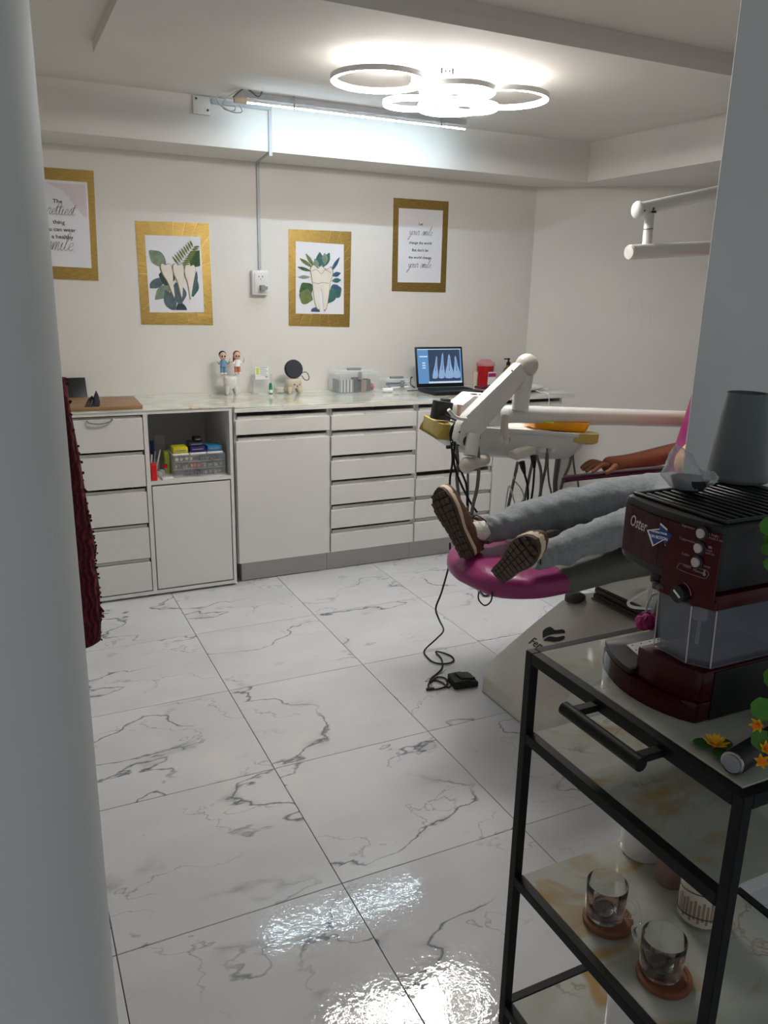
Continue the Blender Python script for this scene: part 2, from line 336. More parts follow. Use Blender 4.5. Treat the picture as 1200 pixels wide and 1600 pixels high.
GL = dict(e=([[(0, .4), (.35, .55), (.5, .8), (.35, 1), (.1, .75), (.08, .3), (.3, 0), (.6, .25)]], .58), o=([[(.35, 1), (.05, .7), (.05, .25), (.3, 0), (.55, .3), (.5, .8), (.35, 1), (.7, .85)]], .68),
          u=([[(0, .6), (.15, 1), (.1, .4), (.25, 0), (.5, .4), (.62, 1), (.58, .3), (.72, 0), (.92, .3)]], .88), r=([[(0, .4), (.2, 1.15), (.25, .95), (.5, .95), (.4, .4), (.5, 0), (.75, .3)]], .7),
          y=([[(0, .6), (.15, 1), (.12, .5), (.3, .1), (.6, .6), (.68, 1), (.55, -.2), (.25, -1.1), (0, -1.2), (.1, -.7), (.75, .2)]], .76), s=([[(0, .2), (.35, 1.1), (.45, .6), (.5, .2), (.25, 0), (.05, .15)], [(.3, 0), (.65, .25)]], .6),
          m=([[(0, .4), (.12, 1), (.1, 0), (.3, .9), (.45, 1), (.42, 0), (.6, .9), (.75, 1), (.73, .2), (.85, 0), (1.02, .3)]], 1.0), i=([[(0, .4), (.15, 1), (.12, .2), (.25, 0), (.5, .3)], [(.25, 1.4), (.28, 1.5)]], .46),
          l=([[(0, .3), (.35, 1.6), (.4, 2.2), (.2, 2.1), (.1, 1), (.12, .2), (.3, 0), (.55, .3)]], .52), t=([[(0, .4), (.25, 1.8)], [(.25, 1.8), (.12, .4), (.3, 0), (.55, .3)], [(-.1, 1.2), (.55, 1.35)]], .5),
          p=([[(0, .6), (.2, 1), (.05, -1.1)], [(.1, .6), (.35, 1), (.6, .7), (.5, .15), (.2, .05), (.75, .2)]], .72))
GL['.'] = ([[(.1, 0), (.16, .06)]], .3); GL[' '] = ([], .7)
def script(name, s, xh, o, rt, up, m, parent, r=0.0012):
    rt = Vector(rt).normalized(); up = Vector(up).normalized(); o = Vector(o)
    wd = sum(GL[c][1] for c in s) * xh; x = -wd / 2; b = MB()
    for c in s:
        for st in GL[c][0]:
            b.tube([o + rt * (x + (px + py * 0.3) * xh) + up * (py * xh) for px, py in st], r, 5, 4 if len(st) > 2 else 0)
        x += GL[c][1] * xh
    return b.build(name, m, parent)

# ================================================================== SETTING
YW = 1.14
CZ, PZ, UZ = 2.49, 2.45, 2.53
def struct(b, name, m, **k): return b.build(name, m, kind='structure', **k)
fl = MB(); fl.b2((-1.5, -4.6, -0.04), (5.3, 1.25, -0.004)); floor = struct(fl, 'floor', M['grout'])
tm = MB(); tm.box((0, 0, -0.004), (0.5975, 0.5975, 0.008), bev=0.0008, seg=1)
t0 = tm.build('tile', M['tile'], floor, local=True, smooth=False)
fw = WORLD[floor.name_full].inverted(); first = True
for i in range(-3, 9):
    for j in range(-2, 8):
        loc = fw @ Vector((0.6 * i + 0.3, -0.6 * j + 0.3 + 0.0, 0.0))
        if 0.6 * i + 0.6 > 5.3 or -0.6 * j + 0.6 > 1.25: 
            pass
        o = t0 if first else t0.copy()
        if not first: COL.objects.link(o); o.parent = floor
        first = False; o.location = loc
b = MB(); b.b2((-1.4, YW, 0), (2.62, YW + 0.1, 2.56)); struct(b, 'wall_back', M['wall'])
cx = Y(YW, 832, 400).x
dirw = Vector((0.88, -0.70, 0)).normalized()
p0 = Vector((cx, YW, 0)); p1 = p0 + dirw * 4.2; nrm = Vector((0.70, 0.88, 0)).normalized() * 0.1
b = MB(); b.prism([p0, p1, p1 + nrm, p0 + nrm], (0, 0, 2.56)); wr = struct(b, 'wall_right', M['wall'])
def wpx(px, py): return onplane(p0 - nrm * .01, nrm, px, py)
for line in (((981, 512), (981, 490), (984, 468), (992, 466)), ((1003, 466), (1004, 490), (1002, 515)), ((1012, 467), (1016, 485), (1015, 505)), ((981, 513), (998, 515), (1012, 515))):
    b = MB(); b.tube([wpx(*q) for q in line], .0016, 6, 3); b.build('plaster_ridge', M['wall'], wr)
b = MB(); b.b2((-1.4, -2.6, 0), (-1.3, YW, 2.56)); struct(b, 'wall_left', M['wall'])
# partition on the right of the entrance, its end cut at a slant
PY = -2.3; e = Y(PY, 1115, 350).x
b = MB(); b.prism([(e, PY, 0), (5.2, PY, 0), (5.2, PY + 0.12, 0), (e + 0.052, PY + 0.05, 0)], (0, 0, 2.7)); struct(b, 'wall_front', M['pillar'])
# rounded wall end on the left of the entrance
b = MB(); rr = 0.13; cxx, cyy = -0.672 - rr, -2.74; pts = [Vector((-1.9, cyy - rr, 0))]
for k in range(25):
    a = -math.pi / 2 + math.pi * k / 24; pts.append(Vector((cxx + rr * math.cos(a), cyy + rr * math.sin(a), 0)))
pts.append(Vector((-1.9, cyy + rr, 0)))
b.prism(pts, (0, 0, 2.7)); wl = struct(b, 'wall_entrance', M['pillar'])
# ceiling: upper field, lower middle panel, higher front bay
b = MB(); b.b2((-1.4, -0.885, CZ), (5.2, 1.24, CZ + 0.1)); b.b2((-1.9, -4.2, UZ), (5.2, -0.885, UZ + 0.1)); struct(b, 'ceiling', M['ceil'], smooth=False)
b = MB(); b.b2((-0.27, -0.89, PZ), (2.38, 0.09, CZ)); struct(b, 'trim_1', M['ceil'], smooth=False)
SY = Z(2.265, 450, 240).y; SZ = 2.265
b = MB(); b.b2((-1.4, SY, SZ), (2.72, YW + 0.1, CZ)); struct(b, 'trim_2', M['wall'], smooth=False)
b = MB(); b.b2((2.72, -2.2, SZ), (5.2, YW + 0.1, CZ)); struct(b, 'trim_3', M['wall'], smooth=False)

# ================================================================== CEILING LAMP
bc = (Z(2.44, 692, 108) ); bc = Vector((1.05, -0.33, PZ))
t = thing('ceiling_lamp', 'white ceiling lamp of six glowing overlapping rings under a round canopy', 'lamp', bc)
b = MB(); b.lathe([(0.0, 0), (0.135, 0), (0.135, -0.042), (0.128, -0.05), (0.0, -0.05)], bc, 40); b.build('canopy', M['lampwhite'], t)
b = MB()
for dx in (-.04, -.015, .01, .03): b.box(bc + Vector((-0.052 + dx * .6, -0.1245 - (dx * .2), -0.022)), (0.006, 0.006, 0.02 if dx in (-.04, .03) else 0.006), Matrix.Rotation(R(-20), 3, 'Z'))
b.build('vent_slots', M['black'], t)
ringc = []
for (px, py, hw, z) in ((592, 129, 76, 2.365), (787, 157, 70, 2.365), (715, 146, 60, 2.345), (641, 166, 43, 2.31), (701, 173, 49, 2.295), (738, 172, 40, 2.315)):
    c = Z(z, px, py); d = (c - CAM).dot(cf_); ringc.append((c, hw / FOC * d))
for c, r in ringc:
    h = 0.020; b = MB(); prof = [(r, 0), (r, h), (r - 0.018, h), (r - 0.018, h * .5 + .0005), (r - 0.003, h * .5 + .0005), (r - 0.003, 0)]
    b.lathe(prof + [prof[0]], c, 56, close='ring'); cas = b.build('ring', M['lampwhite'], t)
    b = MB(); q = [(r - 0.0035, 0.0), (r - 0.0035, h * .5), (r - 0.0175, h * .5), (r - 0.0185, h * 0.3), (r - 0.0175, 0.0), (r - .010, -.0015)]
    b.lathe(q + [q[0]], c, 56, close='ring'); b.build('ring_diffuser', M['ring'], cas)
b = MB()
for c, r in ringc:
    dirv = (bc - c); dirv.z = 0; dirv.normalize(); att = c + dirv * (r - 0.01) + Vector((0, 0, 0.015)); top = Vector((bc.x + (att.x - bc.x) * 0.4, bc.y + (att.y - bc.y) * 0.4, PZ - 0.048))
    b.tube([top, Vector((top.x, top.y, att.z + 0.01)), att], 0.008, 8); b.box(att, (0.034, 0.022, 0.02))
b.lathe([(0, 0), (0.022, 0), (0.022, -0.09), (0, -0.09)], bc + Vector((0, 0, -0.05)), 16); b.build('arm', M['lampwhite'], t)
b = MB(); b.lathe([(0, 0), (0.10, 0), (0.10, -0.006), (0, -0.006)], bc + Vector((0, 0, -0.051)), 32); b.build('canopy_underside', emis('canopy_added_glow', (1, .96, .92), 0.5), t)  # enamel underside, no light source: weak emission added for the rings' light on it
for k in range(9):
    a_ = k * .7; b = MB(); b.tube([bc + Vector((.03 * math.cos(a_) * (1 + k % 3), .03 * math.sin(a_) * (1 + k % 3), -.05)), bc + Vector((.03 * math.cos(a_) * (1 + k % 3), .03 * math.sin(a_) * (1 + k % 3), -.078))], .006, 8); b.build('bolt', M['lampwhite'], t)

# ================================================================== LED TUBE
a = Z(2.445, 374, 158); c = Z(2.445, 729, 199); yt = (a.y + c.y) / 2; a = Vector((a.x, yt, 2.445)); c = Vector((c.x, yt, 2.445))
t = thing('led_tube_light', 'long cool-white glowing LED tube on a thin batten along the ceiling', 'lamp', (a + c) / 2)
b = MB(); P = [Vector((a.x + .03, a.y + .0085 * math.cos(R(k)), a.z + .0085 * math.sin(R(k)))) for k in range(-35, 216, 10)]
b.prism(P, (c.x - a.x - .03, 0, 0)); b.build('tube_housing', M['lampwhite'], t)
b = MB(); P = [Vector((a.x + .03, a.y + .0088 * math.cos(R(k)), a.z + .0088 * math.sin(R(k)) - .0004)) for k in range(215, 326, 10)]
b.prism(P, (c.x - a.x - .03, 0, 0)); b.build('tube_diffuser', M['tube'], t)
b = MB(); b.b2(a + Vector((-0.01, 0.016, 0.018)), c + Vector((0.02, 0.045, 0.0445))); b.build('batten', M['batten'], t)
b = MB(); b.tube([a + Vector((-0.03, 0, 0)), a + Vector((0.03, 0, 0))], 0.014, 12); b.build('end_cap', M['midsole'], t)
for px in (450, 686):
    u = (px - 374) / (729 - 374); q = a.lerp(c, u)
    b = MB(); b.b2(q + Vector((-.004, -.011, -.012)), q + Vector((.004, -.0088, .044))); b.b2(q + Vector((-.004, -.011, -.012)), q + Vector((.004, .0, -.0095))); b.build('clip', M['greyw'], t)
def cyl(px, py, z): return Z(z, px, py)
b = MB()
b.tube([Y(yt, *p) for p in ((368, 165), (366, 173), (350, 170), (350, 158), (362, 148), (379, 139))], 0.003, 6, 5)
b.tube([Y(yt - .01, *p) for p in ((374, 162), (378, 175), (360, 174), (341, 160), (342, 148), (365, 142), (380, 138))], 0.003, 6, 5)
b.build('lamp_wire', M['cable'], None, 'pale loops of loose wire hanging at the left end of the glowing tube', 'wire')
b = MB(); b.tube([Y(yt - .02, *p) for p in ((364, 152), (381, 138), (391, 142), (404, 151), (412, 138), (420, 125))], 0.0035, 6, 5)
b.build('stub_cable', M['dcable'], None, 'grey bent cable end sticking out from the ceiling above the tube', 'wire')
# trunking
yf = SY - 0.001
t = thing('cable_trunking', 'thin grey cable trunking from junction box over the beam down to the outlet', 'trunking', Y(YW, 403, 421))
q0 = Y(yf, 330, 156); q1 = Y(yf, 421, 167); b = MB(); b.b2((q0.x, yf, q0.z - .018), (q1.x + .008, yf - .01, q0.z + .004)); b.build('trunking_piece', M['conduit'], t)
xv = q1.x; b = MB(); b.b2((xv - .008, yf, SZ - .02), (xv + .008, yf - .01, q0.z - .019)); b.build('trunking_piece', M['conduit'], t)
xo = Y(YW, 403, 300).x
b = MB(); u = Vector((xo, YW - .01, SZ - .006)); v = Vector((xv, SY, SZ - .006)); dd = (v - u).normalized(); s_ = dd.cross(Vector((0, 0, 1))) * .008
b.prism([u - s_, v - s_, v + s_, u + s_], (0, 0, .0055)); b.build('trunking_piece', M['conduit'], t)
b = MB(); zo = Y(YW, 403, 421).z; b.b2((xo - .008, YW - .011, zo + .002), (xo + .008, YW - .001, SZ - .008)); b.build('trunking_piece', M['conduit'], t)
# junction box + outlet
q = Y(yf, 300, 150); q2 = Y(yf, 328, 181)
t = thing('junction_box', 'square white junction box cover high on the beam left of the tube', 'junction box', ((q.x + q2.x) / 2, yf, q2.z))
b = MB(); b.b2((q.x, yf, q2.z), (q2.x, yf - .012, CZ - 0.004), bev=.003); b.build('cover', M['edge'], t)
for sx_, sz_ in ((.2, .8), (.85, .25)):
    b = MB(); b.ball((q.x + (q2.x - q.x) * sx_, yf - .013, q2.z + (CZ - q2.z) * sz_), (.006, .002, .006)); b.build('screw', M['dcable'], t)
q = Y(YW, 391, 421); q2 = Y(YW, 417, 461)
t = thing('wall_outlet', 'white wall outlet with a dark plug at the foot of the trunking', 'outlet', ((q.x + q2.x) / 2, YW, q2.z))
cxo = (q.x + q2.x) / 2; czo = (q.z + q2.z) / 2; b = MB(); b.b2((q.x, YW - .001, q2.z), (q2.x, YW - .038, q.z - .004), bev=.005); b.build('box', M['plastic'], t)
b = MB(); b.b2((q.x + .012, YW - .0385, q2.z + .014), (q2.x - .012, YW - .043, q.z - .018), bev=.002); b.build('faceplate', M['edge'], t)
b = MB()
for dx, dz, h in ((-.01, .032, .009), (.01, .032, .009), (0, .018, .005)): b.b2((cxo + dx - .002, YW - .044, czo + dz - h / 2), (cxo + dx + .002, YW - .0425, czo + dz + h / 2))
b.build('socket_slots', M['black'], t)
b = MB(); b.box((cxo + .004, YW - .06, czo - .03), (.026, .034, .03), bev=.004); b.box((cxo + .02, YW - .066, czo - .03), (.024, .016, .018), bev=.002); b.build('plug', M['greyw'], None, 'grey phone charger plugged into the white wall outlet', 'plug')

# ================================================================== POSTERS
def quad(cs, yy):
    c = [Y(yy, *p) for p in cs]     # TL TR BR BL
    def f(u, v, lift=0.0):
        p = c[0] * (1 - u) * (1 - v) + c[1] * u * (1 - v) + c[2] * u * v + c[3] * (1 - u) * v
        return Vector((p.x, yy - lift, p.z))
    return f
def flat(b, pts, th=0.0005): b.prism(pts, (0, -th, 0))
def poster(label, outer, inner, art):
    fo = quad(outer, YW - .001); t = thing('poster', label, 'poster', fo(.5, 1))
    fi = quad(inner, YW - .001)
    O = [fo(0, 0), fo(1, 0), fo(1, 1), fo(0, 1)]; I = [fi(0, 0), fi(1, 0), fi(1, 1), fi(0, 1)]
    for k in range(4):
        b = MB(); flat(b, [O[k], O[(k + 1) % 4], I[(k + 1) % 4], I[k]], .0012 + .0001 * k); ts = b.build('tape_border', M['gold'], t, smooth=False)
        if art != 'plain1' and art != 'plain4':
            b = MB()
            for q in range(1, 6 if k % 2 == 0 else 8):
                f_ = q / (6 if k % 2 == 0 else 8); p = O[k].lerp(O[(k + 1) % 4], f_); r = I[k].lerp(I[(k + 1) % 4], f_)
                dd = (O[(k + 1) % 4] - O[k]).normalized() * .0012
                flat(b, [p - dd + Vector((0, -.0014, 0)), p + dd + Vector((0, -.0014, 0)), r + dd + Vector((0, -.0014, 0)), r - dd + Vector((0, -.0014, 0))], .0002)
            b.build('tape_seam', M['goldline'], ts, smooth=False)
    b = MB(); flat(b, I, .0018); b.build('paper', M['paper'], t, smooth=False)
    return t, fi
def blob(b, f, pts, lift, n=4):
    P = cat([Vector((p[0], p[1], 0)) for p in pts] + [Vector((pts[0][0], pts[0][1], 0))], n)[:-1]
    b.prism([f(min(max(p.x, .03), .97), min(max(p.y, .03), .97), lift) for p in P], (0, -.0002, 0))
def leafp(c, ang, L, W):
    ca, sa = math.cos(ang), math.sin(ang); out = []
    for s, wv in ((0, 0), (.3, .8), (.6, 1), (.85, .5), (1, 0), (.85, -.5), (.6, -1), (.3, -.8)):
        x, y = s * L, wv * W / 2; out.append((c[0] + x * ca - y * sa, c[1] + (x * sa + y * ca) * .74))
    return out
LG = [mat('leaf_wash_%s' % n, h, .8, var=.25, vscale=30) for n, h in (('sage', '7c8c78'), ('slate', '55656c'), ('teal', '3f6a66'), ('olive', '6d7a4a'), ('deep', '34474a'), ('blue', '3c5a78'), ('forest', '3f5c3a'))]
TW = mat('tooth_wash', 'e2dbcf', .8, var=.06); TO = mat('tooth_outline', '8b7a5c', .8)
# three-molar poster
t, f = poster('gold-taped poster of three molars over grey green leaves, left of the outlet', [(211, 345), (326, 349), (333, 508), (221, 507)], [(226, 367), (313, 370), (319, 488), (234, 488)], 'm3')
specs = [((.42, .62), 2.4, .42, .2, 0), ((.35, .55), 2.7, .4, .16, 1), ((.35, .4), 3.9, .4, .25, 0), ((.3, .7), 1.2, .42, .22, 1), ((.55, .85), 1.4, .3, .2, 4), ((.8, .4), -1.0, .35, .3, 6), ((.85, .5), 1.7, .4, .2, 2), ((.9, .45), 1.9, .4, .13, 1), ((.2, .5), .3, .3, .3, 4), ((.5, .6), 1.4, .4, .3, 1)]
for k, (c, a_, L, W, m) in enumerate(specs):
    b = MB(); blob(b, f, leafp(c, a_, L, W), .0025 + k * .0001); b.build('painted_leaf', LG[m], t, smooth=False)
b = MB()
for s in range(9):
    q = s / 8; bx_, by_ = .58 + .27 * q, .38 - .24 * q
    blob(b, f, leafp((bx_, by_), -2.2 + .25 * q, .2 * (1 - .35 * q), .035), .0038); blob(b, f, leafp((bx_, by_), -.15, .2 * (1 - .35 * q), .035), .0038)
b.build('palm_frond', LG[3], t, smooth=False)
def molar(f, c, w_, h_, slant, lift):
    P = [(-.45, .06), (-.3, 0), (0, .05), (.3, 0), (.45, .06), (.5, .2), (.42, .36), (.30, .55), (.18, .8), (.08, 1.0), (.0, .98), (-.10, .75), (-.22, .52), (-.42, .35), (-.5, .18)]
    return [(c[0] + (x * w_) + slant * y, c[1] + y * h_) for x, y in P]
for k, (c, sl) in enumerate((((.33, .36), .12), ((.56, .36), .03), ((.78, .37), -.03))):
    b = MB(); blob(b, f, [(x, y) for x, y in molar(f, (c[0] - .008, c[1] - .006), .222, .46, sl, 0)], .0045, 3); b.build('tooth_outline', TO, t, smooth=False)
    b = MB(); blob(b, f, molar(f, c, .195, .43, sl, 0), .0049, 3); b.build('painted_tooth', TW, t, smooth=False)
# single molar poster
t, f = poster('gold-taped poster of one large molar among green leaves, right of the outlet', [(451, 358), (549, 362), (546, 511), (451, 509)], [(462, 377), (537, 382), (537, 491), (462, 490)], 'm1')
specs = [((.3, .75), 4.1, .3, .3, 6), ((.35, .8), 3.5, .3, .3, 3), ((.7, .72), -.5, .28, .28, 2), ((.65, .85), -1.2, .3, .25, 2), ((.45, .9), 2.0, .2, .2, 5), ((.5, .35), -1.6, .3, .16, 2), ((.55, .34), -1.1, .32, .14, 2), ((.6, .3), -1.6, .22, .12, 0), ((.35, .35), -2.6, .32, .07, 3), ((.32, .4), -2.9, .3, .06, 6), ((.38, .34), -2.2, .3, .07, 3), ((.3, .48), 3.1, .26, .06, 0), ((.72, .4), -1.0, .35, .07, 5), ((.74, .45), -.3, .2, .09, 5), ((.74, .52), -.1, .2, .09, 2), ((.74, .6), .1, .18, .09, 5), ((.45, .36), -1.9, .2, .1, 0)]
for k, (c, a_, L, W, m) in enumerate(specs):
    b = MB(); blob(b, f, leafp(c, a_, L, W), .0025 + k * .0001); b.build('painted_leaf', LG[m], t, smooth=False)
out = [(.3, .37), (.36, .31), (.45, .36), (.52, .32), (.62, .37), (.72, .33), (.76, .42), (.7, .56), (.68, .7), (.63, .9), (.57, .93), (.55, .72), (.5, .63), (.47, .75), (.5, .92), (.42, .9), (.36, .7), (.34, .55)]
b = MB(); blob(b, f, [(.53 + (x - .53) * 1.06, .6 + (y - .6) * 1.04) for x, y in out], .0045, 3); b.build('tooth_outline', TO, t, smooth=False)
b = MB(); blob(b, f, out, .0049, 3); b.build('painted_tooth', TW, t, smooth=False)
b = MB(); b.tube([f(x, y, .0053) for x, y in ((.34, .55), (.45, .57), (.55, .55), (.68, .56))], .0012, 5, 3); b.tube([f(x, y, .0053) for x, y in ((.33, .4), (.42, .37), (.52, .43), (.6, .37), (.72, .41))], .0012, 5, 3); b.build('tooth_crease', TO, t)
# text poster right
def para(f, t, lines):
    rt = (f(1, .5) - f(0, .5)).normalized(); up = (f(.5, 0) - f(.5, 1)).normalized(); H = (f(.5, 0) - f(.5, 1)).length
    for kind, s, v, sz in lines:
        if kind == 'T': text('lettering', s, sz * H, f(.5, v, .0024), rt, up, M['ink'], t, ext=.0003, sx=1.05, bold=.0002)
        else: script('script_lettering', s, sz * H, f(.5, v + .02, .0026), rt, up, M['ink'], t, r=.00075)
t, f = poster('gold-bordered quote poster reading Let your smile change the world', [(615, 309), (701, 315), (696, 457), (612, 455)], [(623, 325), (692, 329), (688, 442), (621, 441)], 'plain4')
para(f, t, [('T', 'Let', .2, .052), ('S', 'your smile', .33, .054), ('T', 'change the world', .455, .05), ('T', "But don't let", .555, .05), ('T', 'the world change', .655, .05), ('S', 'your smile.', .775, .054)])
# text poster left, half hidden by the wall end
t, f = poster('gold-bordered quote poster with script lines, cut off by the entrance wall', [(26, 258), (146, 267), (154, 439), (38, 434)], [(38, 278), (136, 285), (143, 419), (48, 414)], 'plain1')
rt = (f(1, .5) - f(0, .5)); 
b = MB(); blob(b, f, [(.3, .02), (.98, .02), (.98, .4), (.8, .3), (.6, .12)], .002, 3); b.build('pink_wash', M['paper2'], t, smooth=False)
para(f, t, [('T', 'The', .24, .066), ('S', 'prettiest', .375, .072), ('T', 'thing', .48, .066), ('T', 'you can wear', .565, .066), ('T', 'is a healthy', .65, .066), ('S', 'smile.', .79, .095)])

# ================================================================== CABINETS
YF = 0.55; CT = 0.985
def zz(px, py, yv=YF): return Y(yv, px, py).z
def cabinet(label, x0, x1, rows, group, plinth=True):
    t = thing('base_cabinet', label, 'cabinet', ((x0 + x1) / 2, (YF + YW) / 2, 0), group=group)
    b = MB()
    b.b2((x0, YF + .024, .118), (x0 + .016, YW - .004, .955)); b.b2((x1 - .016, YF + .024, .118), (x1, YW - .004, .955))
    b.b2((x0 + .016, YF + .03, .118), (x1 - .016, YW - .004, .134)); b.b2((x0 + .016, YW - .02, .134), (x1 - .016, YW - .004, .955)); b.b2((x0 + .016, YF + .12, .94), (x1 - .016, YW - .02, .955))
    b.build('carcass', M['cab'], t, smooth=False)
    b = MB(); b.b2((x0 + (.03 if plinth == 'L' else 0), YF + .055, .004), (x1, YF + .07, .117)); 
    if plinth == 'L': b.b2((x0 + .03, YF + .07, .004), (x0 + .045, YW - .02, .117))
    b.build('plinth', M['cabin'], t, smooth=False)
    for (kind, zt_, zb_) in rows:
        b = MB(); b.b2((x0 + .004, YF, zb_), (x1 - .004, YF + .018, zt_), bev=.0015, seg=1)
        fr = b.build('door' if kind == 'door' else 'drawer', M['cab'], t, smooth=False)
        # grip rail set back behind the gap above the front
        b = MB(); b.b2((x0 + .018, YF + .0185, zt_ - .02), (x1 - .018, YF + .0225, min(zt_ + .018, .943))); b.build('grip_rail', M['cab'], fr, smooth=False)
        b = MB(); wd = x1 - x0; b.b2((x0 + wd * .38, YF + .004, zt_ + .0002), (x0 + wd * .63, YF + .018, zt_ + .004)); b.build('finger_pull', M['cabin'], fr, smooth=False)
    return t
G = 'white base cabinets under the long countertop'
cabinet('white base cabinet with one drawer over a single wide door', .368, .906, [('drawer', .916, .838), ('door', .804 - .002, .123)], G, 'L')
Bz = [(.914, .833), (.799 - .016, .691), (.658 - .016, .549), (.516 - .016, .406), (.374 - .014, .265), (.231 - .006, .123)]
Bz = [(zz(518, 643.1), zz(518, 673)), (zz(518, 682.5), zz(518, 712.2)), (zz(518, 721.4), zz(518, 750.9)), (zz(518, 759.8), zz(518, 789.1)), (zz(518, 797.7), zz(518, 826.2)), (zz(518, 835), .123)]
Bz[0] = (.916, Bz[0][1])
cabinet('white base cabinet with a stack of six narrow drawers', .908, 1.449, [('drawer', a_, c_) for a_, c_ in Bz], G)
cabinet('white base cabinet behind the seated patient, tall front over three drawers', 1.451, 1.988, [('door', .916, .554), ('drawer', .509, .405), ('drawer', .379, .268), ('drawer', .242, .123)], G)
cabinet('white base cabinet at the far right end beside the slanted wall', 1.99, 2.50, [('drawer', .916, .80), ('door', .77, .123)], G)
b = MB(); b.b2((.367, YF - .004, .957), (2.575, YW - .002, .977), bev=.001, seg=1); t = thing('countertop', 'long pale onyx-look countertop with white front edge over the base cabinets', 'countertop', (1.5, .85, .957)); b.build('slab', M['edge'], t, smooth=False)
b = MB(); b.b2((.369, YF - .001, .9775), (2.572, YW - .003, CT), bev=.001, seg=1); b.build('glass_top', M['counter'], t, smooth=False)
# left unit with five drawers and an open niche
x0, xm0, xm1, x1 = -.56, -.094, -.073, .357; YL = .56
t = thing('storage_unit', 'white storage unit with five drawers, an open niche and a lower door', 'cabinet', (-.1, .85, 0))
b = MB()
b.b2((x0, YL, .03), (x0 + .016, YW - .004, .968)); b.b2((xm0, YL, .03), (xm1, YW - .004, .968)); b.b2((x1 - .016, YL, .03), (x1, YW - .004, .968))
b.b2((x0, YL, .012), (x1, YW - .004, .03)); b.b2((x0 + .016, YW - .02, .03), (x1 - .016, YW - .004, .968)); b.b2((x0, YL, .968), (x1, YW - .004, .983)); b.b2((xm1, YL, .604), (x1 - .016, YW - .02, .622))
b.build('carcass', M['cab'], t, smooth=False)
for xx in (x0 + .04, -.1, x1 - .04):
    for yy in (YL + .04, YW - .06): b = MB(); b.b2((xx - .02, yy - .02, 0), (xx + .02, yy + .02, .0115)); b.build('foot', M['black'], t, smooth=False)
for k, (zt_, zb_) in enumerate(((.953, .79), (.763, .601), (.572, .407), (.381, .217), (.194, .036))):
    b = MB(); b.b2((x0 + .02, YL + .001, zb_), (xm0 - .004, YL + .018, zt_), bev=.0015, seg=1); d_ = b.build('drawer', M['cab'], t, smooth=False)
    b = MB(); b.b2((x0 + .022, YL + .0185, zt_ - .03), (xm0 - .008, YL + .022, min(zt_ + .015, .96))); b.build('grip_rail', M['cab'], d_, smooth=False)
    b = MB(); b.b2((-.40, YL + .0185, zt_ - .01), (-.29, YL + .0215, zt_ + .003)); b.build('finger_pull', M['cabin'], d_, smooth=False)
    if k == 0:
        b = MB(); b.tube([(-.36, YL - .002, .948), (-.345, YL - .012, .938), (-.30, YL - .014, .933), (-.255, YL - .012, .94), (-.24, YL - .002, .952)], .004, 8, 4); b.build('handle', M['metal'], d_)
b = MB(); b.b2((xm1 + .005, YL + .001, .037), (x1 - .021, YL + .018, .596), bev=.0015, seg=1); b.build('door', M['cab'], t, smooth=False)
b = MB(); b.b2((x0, YL - .004, .984), (x1 + .004, YW - .002, CT + .006), bev=.001, seg=1); b.build('onyx_top', M['counter'], None, 'pale onyx-look top over the drawer and niche unit', 'countertop')
CL = CT + .0062

# ================================================================== THINGS ON THE LEFT TOP
p = [Z(CL, 60, 625), Z(CL, 60, 645), Z(CL, 221, 637), Z(CL, 203, 619)]
b = MB(); b.prism([(-.60, .60, CL), (-.085, .60, CL), (-.07, .97, CL), (-.60, 1.0, CL)], (0, 0, .018), bev=.003); b.build('wooden_board', M['wood'], None, 'brown wooden board lying on the left end of the counter', 'board')
CB = CL + .0185
q = Z(CB, 126, 621); b = MB(); rot = Matrix.Rotation(R(28), 3, 'X'); b.box((q.x - .06, 1.06, CL + .055), (.20, .012, .13), Matrix.Rotation(R(-35), 3, 'X'), bev=.003)
t = thing('tablet', 'black tablet propped against the wall behind the wooden board', 'tablet', (q.x - .06, 1.06, CL)); b.build('body', M['black'], t)
q = Z(CB, 146, 635)
t = thing('claw_clip', 'small black claw clip standing on the wooden board', 'hair clip', q)
b = MB()
for k in range(5):
    b.tube([q + Vector((-.035 + .014 * k, -.01, 0)), q + Vector((-.02 + .012 * k, .0, .03)), q + Vector((.0, .0, .05 - .004 * k))], (.006, .004), 6, 3)
b.build('teeth', M['black'], t)
b = MB(); b.prism([q + Vector(v) for v in ((.0, -.012, 0), (.03, -.012, .004), (.028, -.012, .05), (.018, -.012, .078), (.006, -.012, .05))], (0, .02, 0), bev=.002); b.build('grip', M['slate'], t)

# ================================================================== NICHE CONTENTS
NZ = .6225
def bxt(name, label, cat_, p, q, m, bev=.002, group=None): b = MB(); b.b2(p, q, bev=bev, seg=1); return b.build(name, m, None, label, cat_, group)
bxt('upright_box', 'slim red box standing at the front left of the niche', 'box', (-.066, .575, NZ), (-.038, .62, NZ + .085), M['redbox'])
t = thing('drawer_organizer', 'clear acrylic drawer organizer with three rows in the niche', 'organizer', (.19, .72, NZ))
ox0, ox1, oy0, oy1 = .055, .325, .60, .82; oh = .115
b = MB(); 
for z_ in (0, oh / 3, 2 * oh / 3, oh - .002): b.b2((ox0, oy0, NZ + z_), (ox1, oy1, NZ + z_ + .003))
b.b2((ox0, oy0, NZ), (ox0 + .003, oy1, NZ + oh)); b.b2((ox1 - .003, oy0, NZ), (ox1, oy1, NZ + oh)); b.b2((ox0, oy1 - .003, NZ), (ox1, oy1, NZ + oh)); b.build('shell', M['clearp'], t, smooth=False)
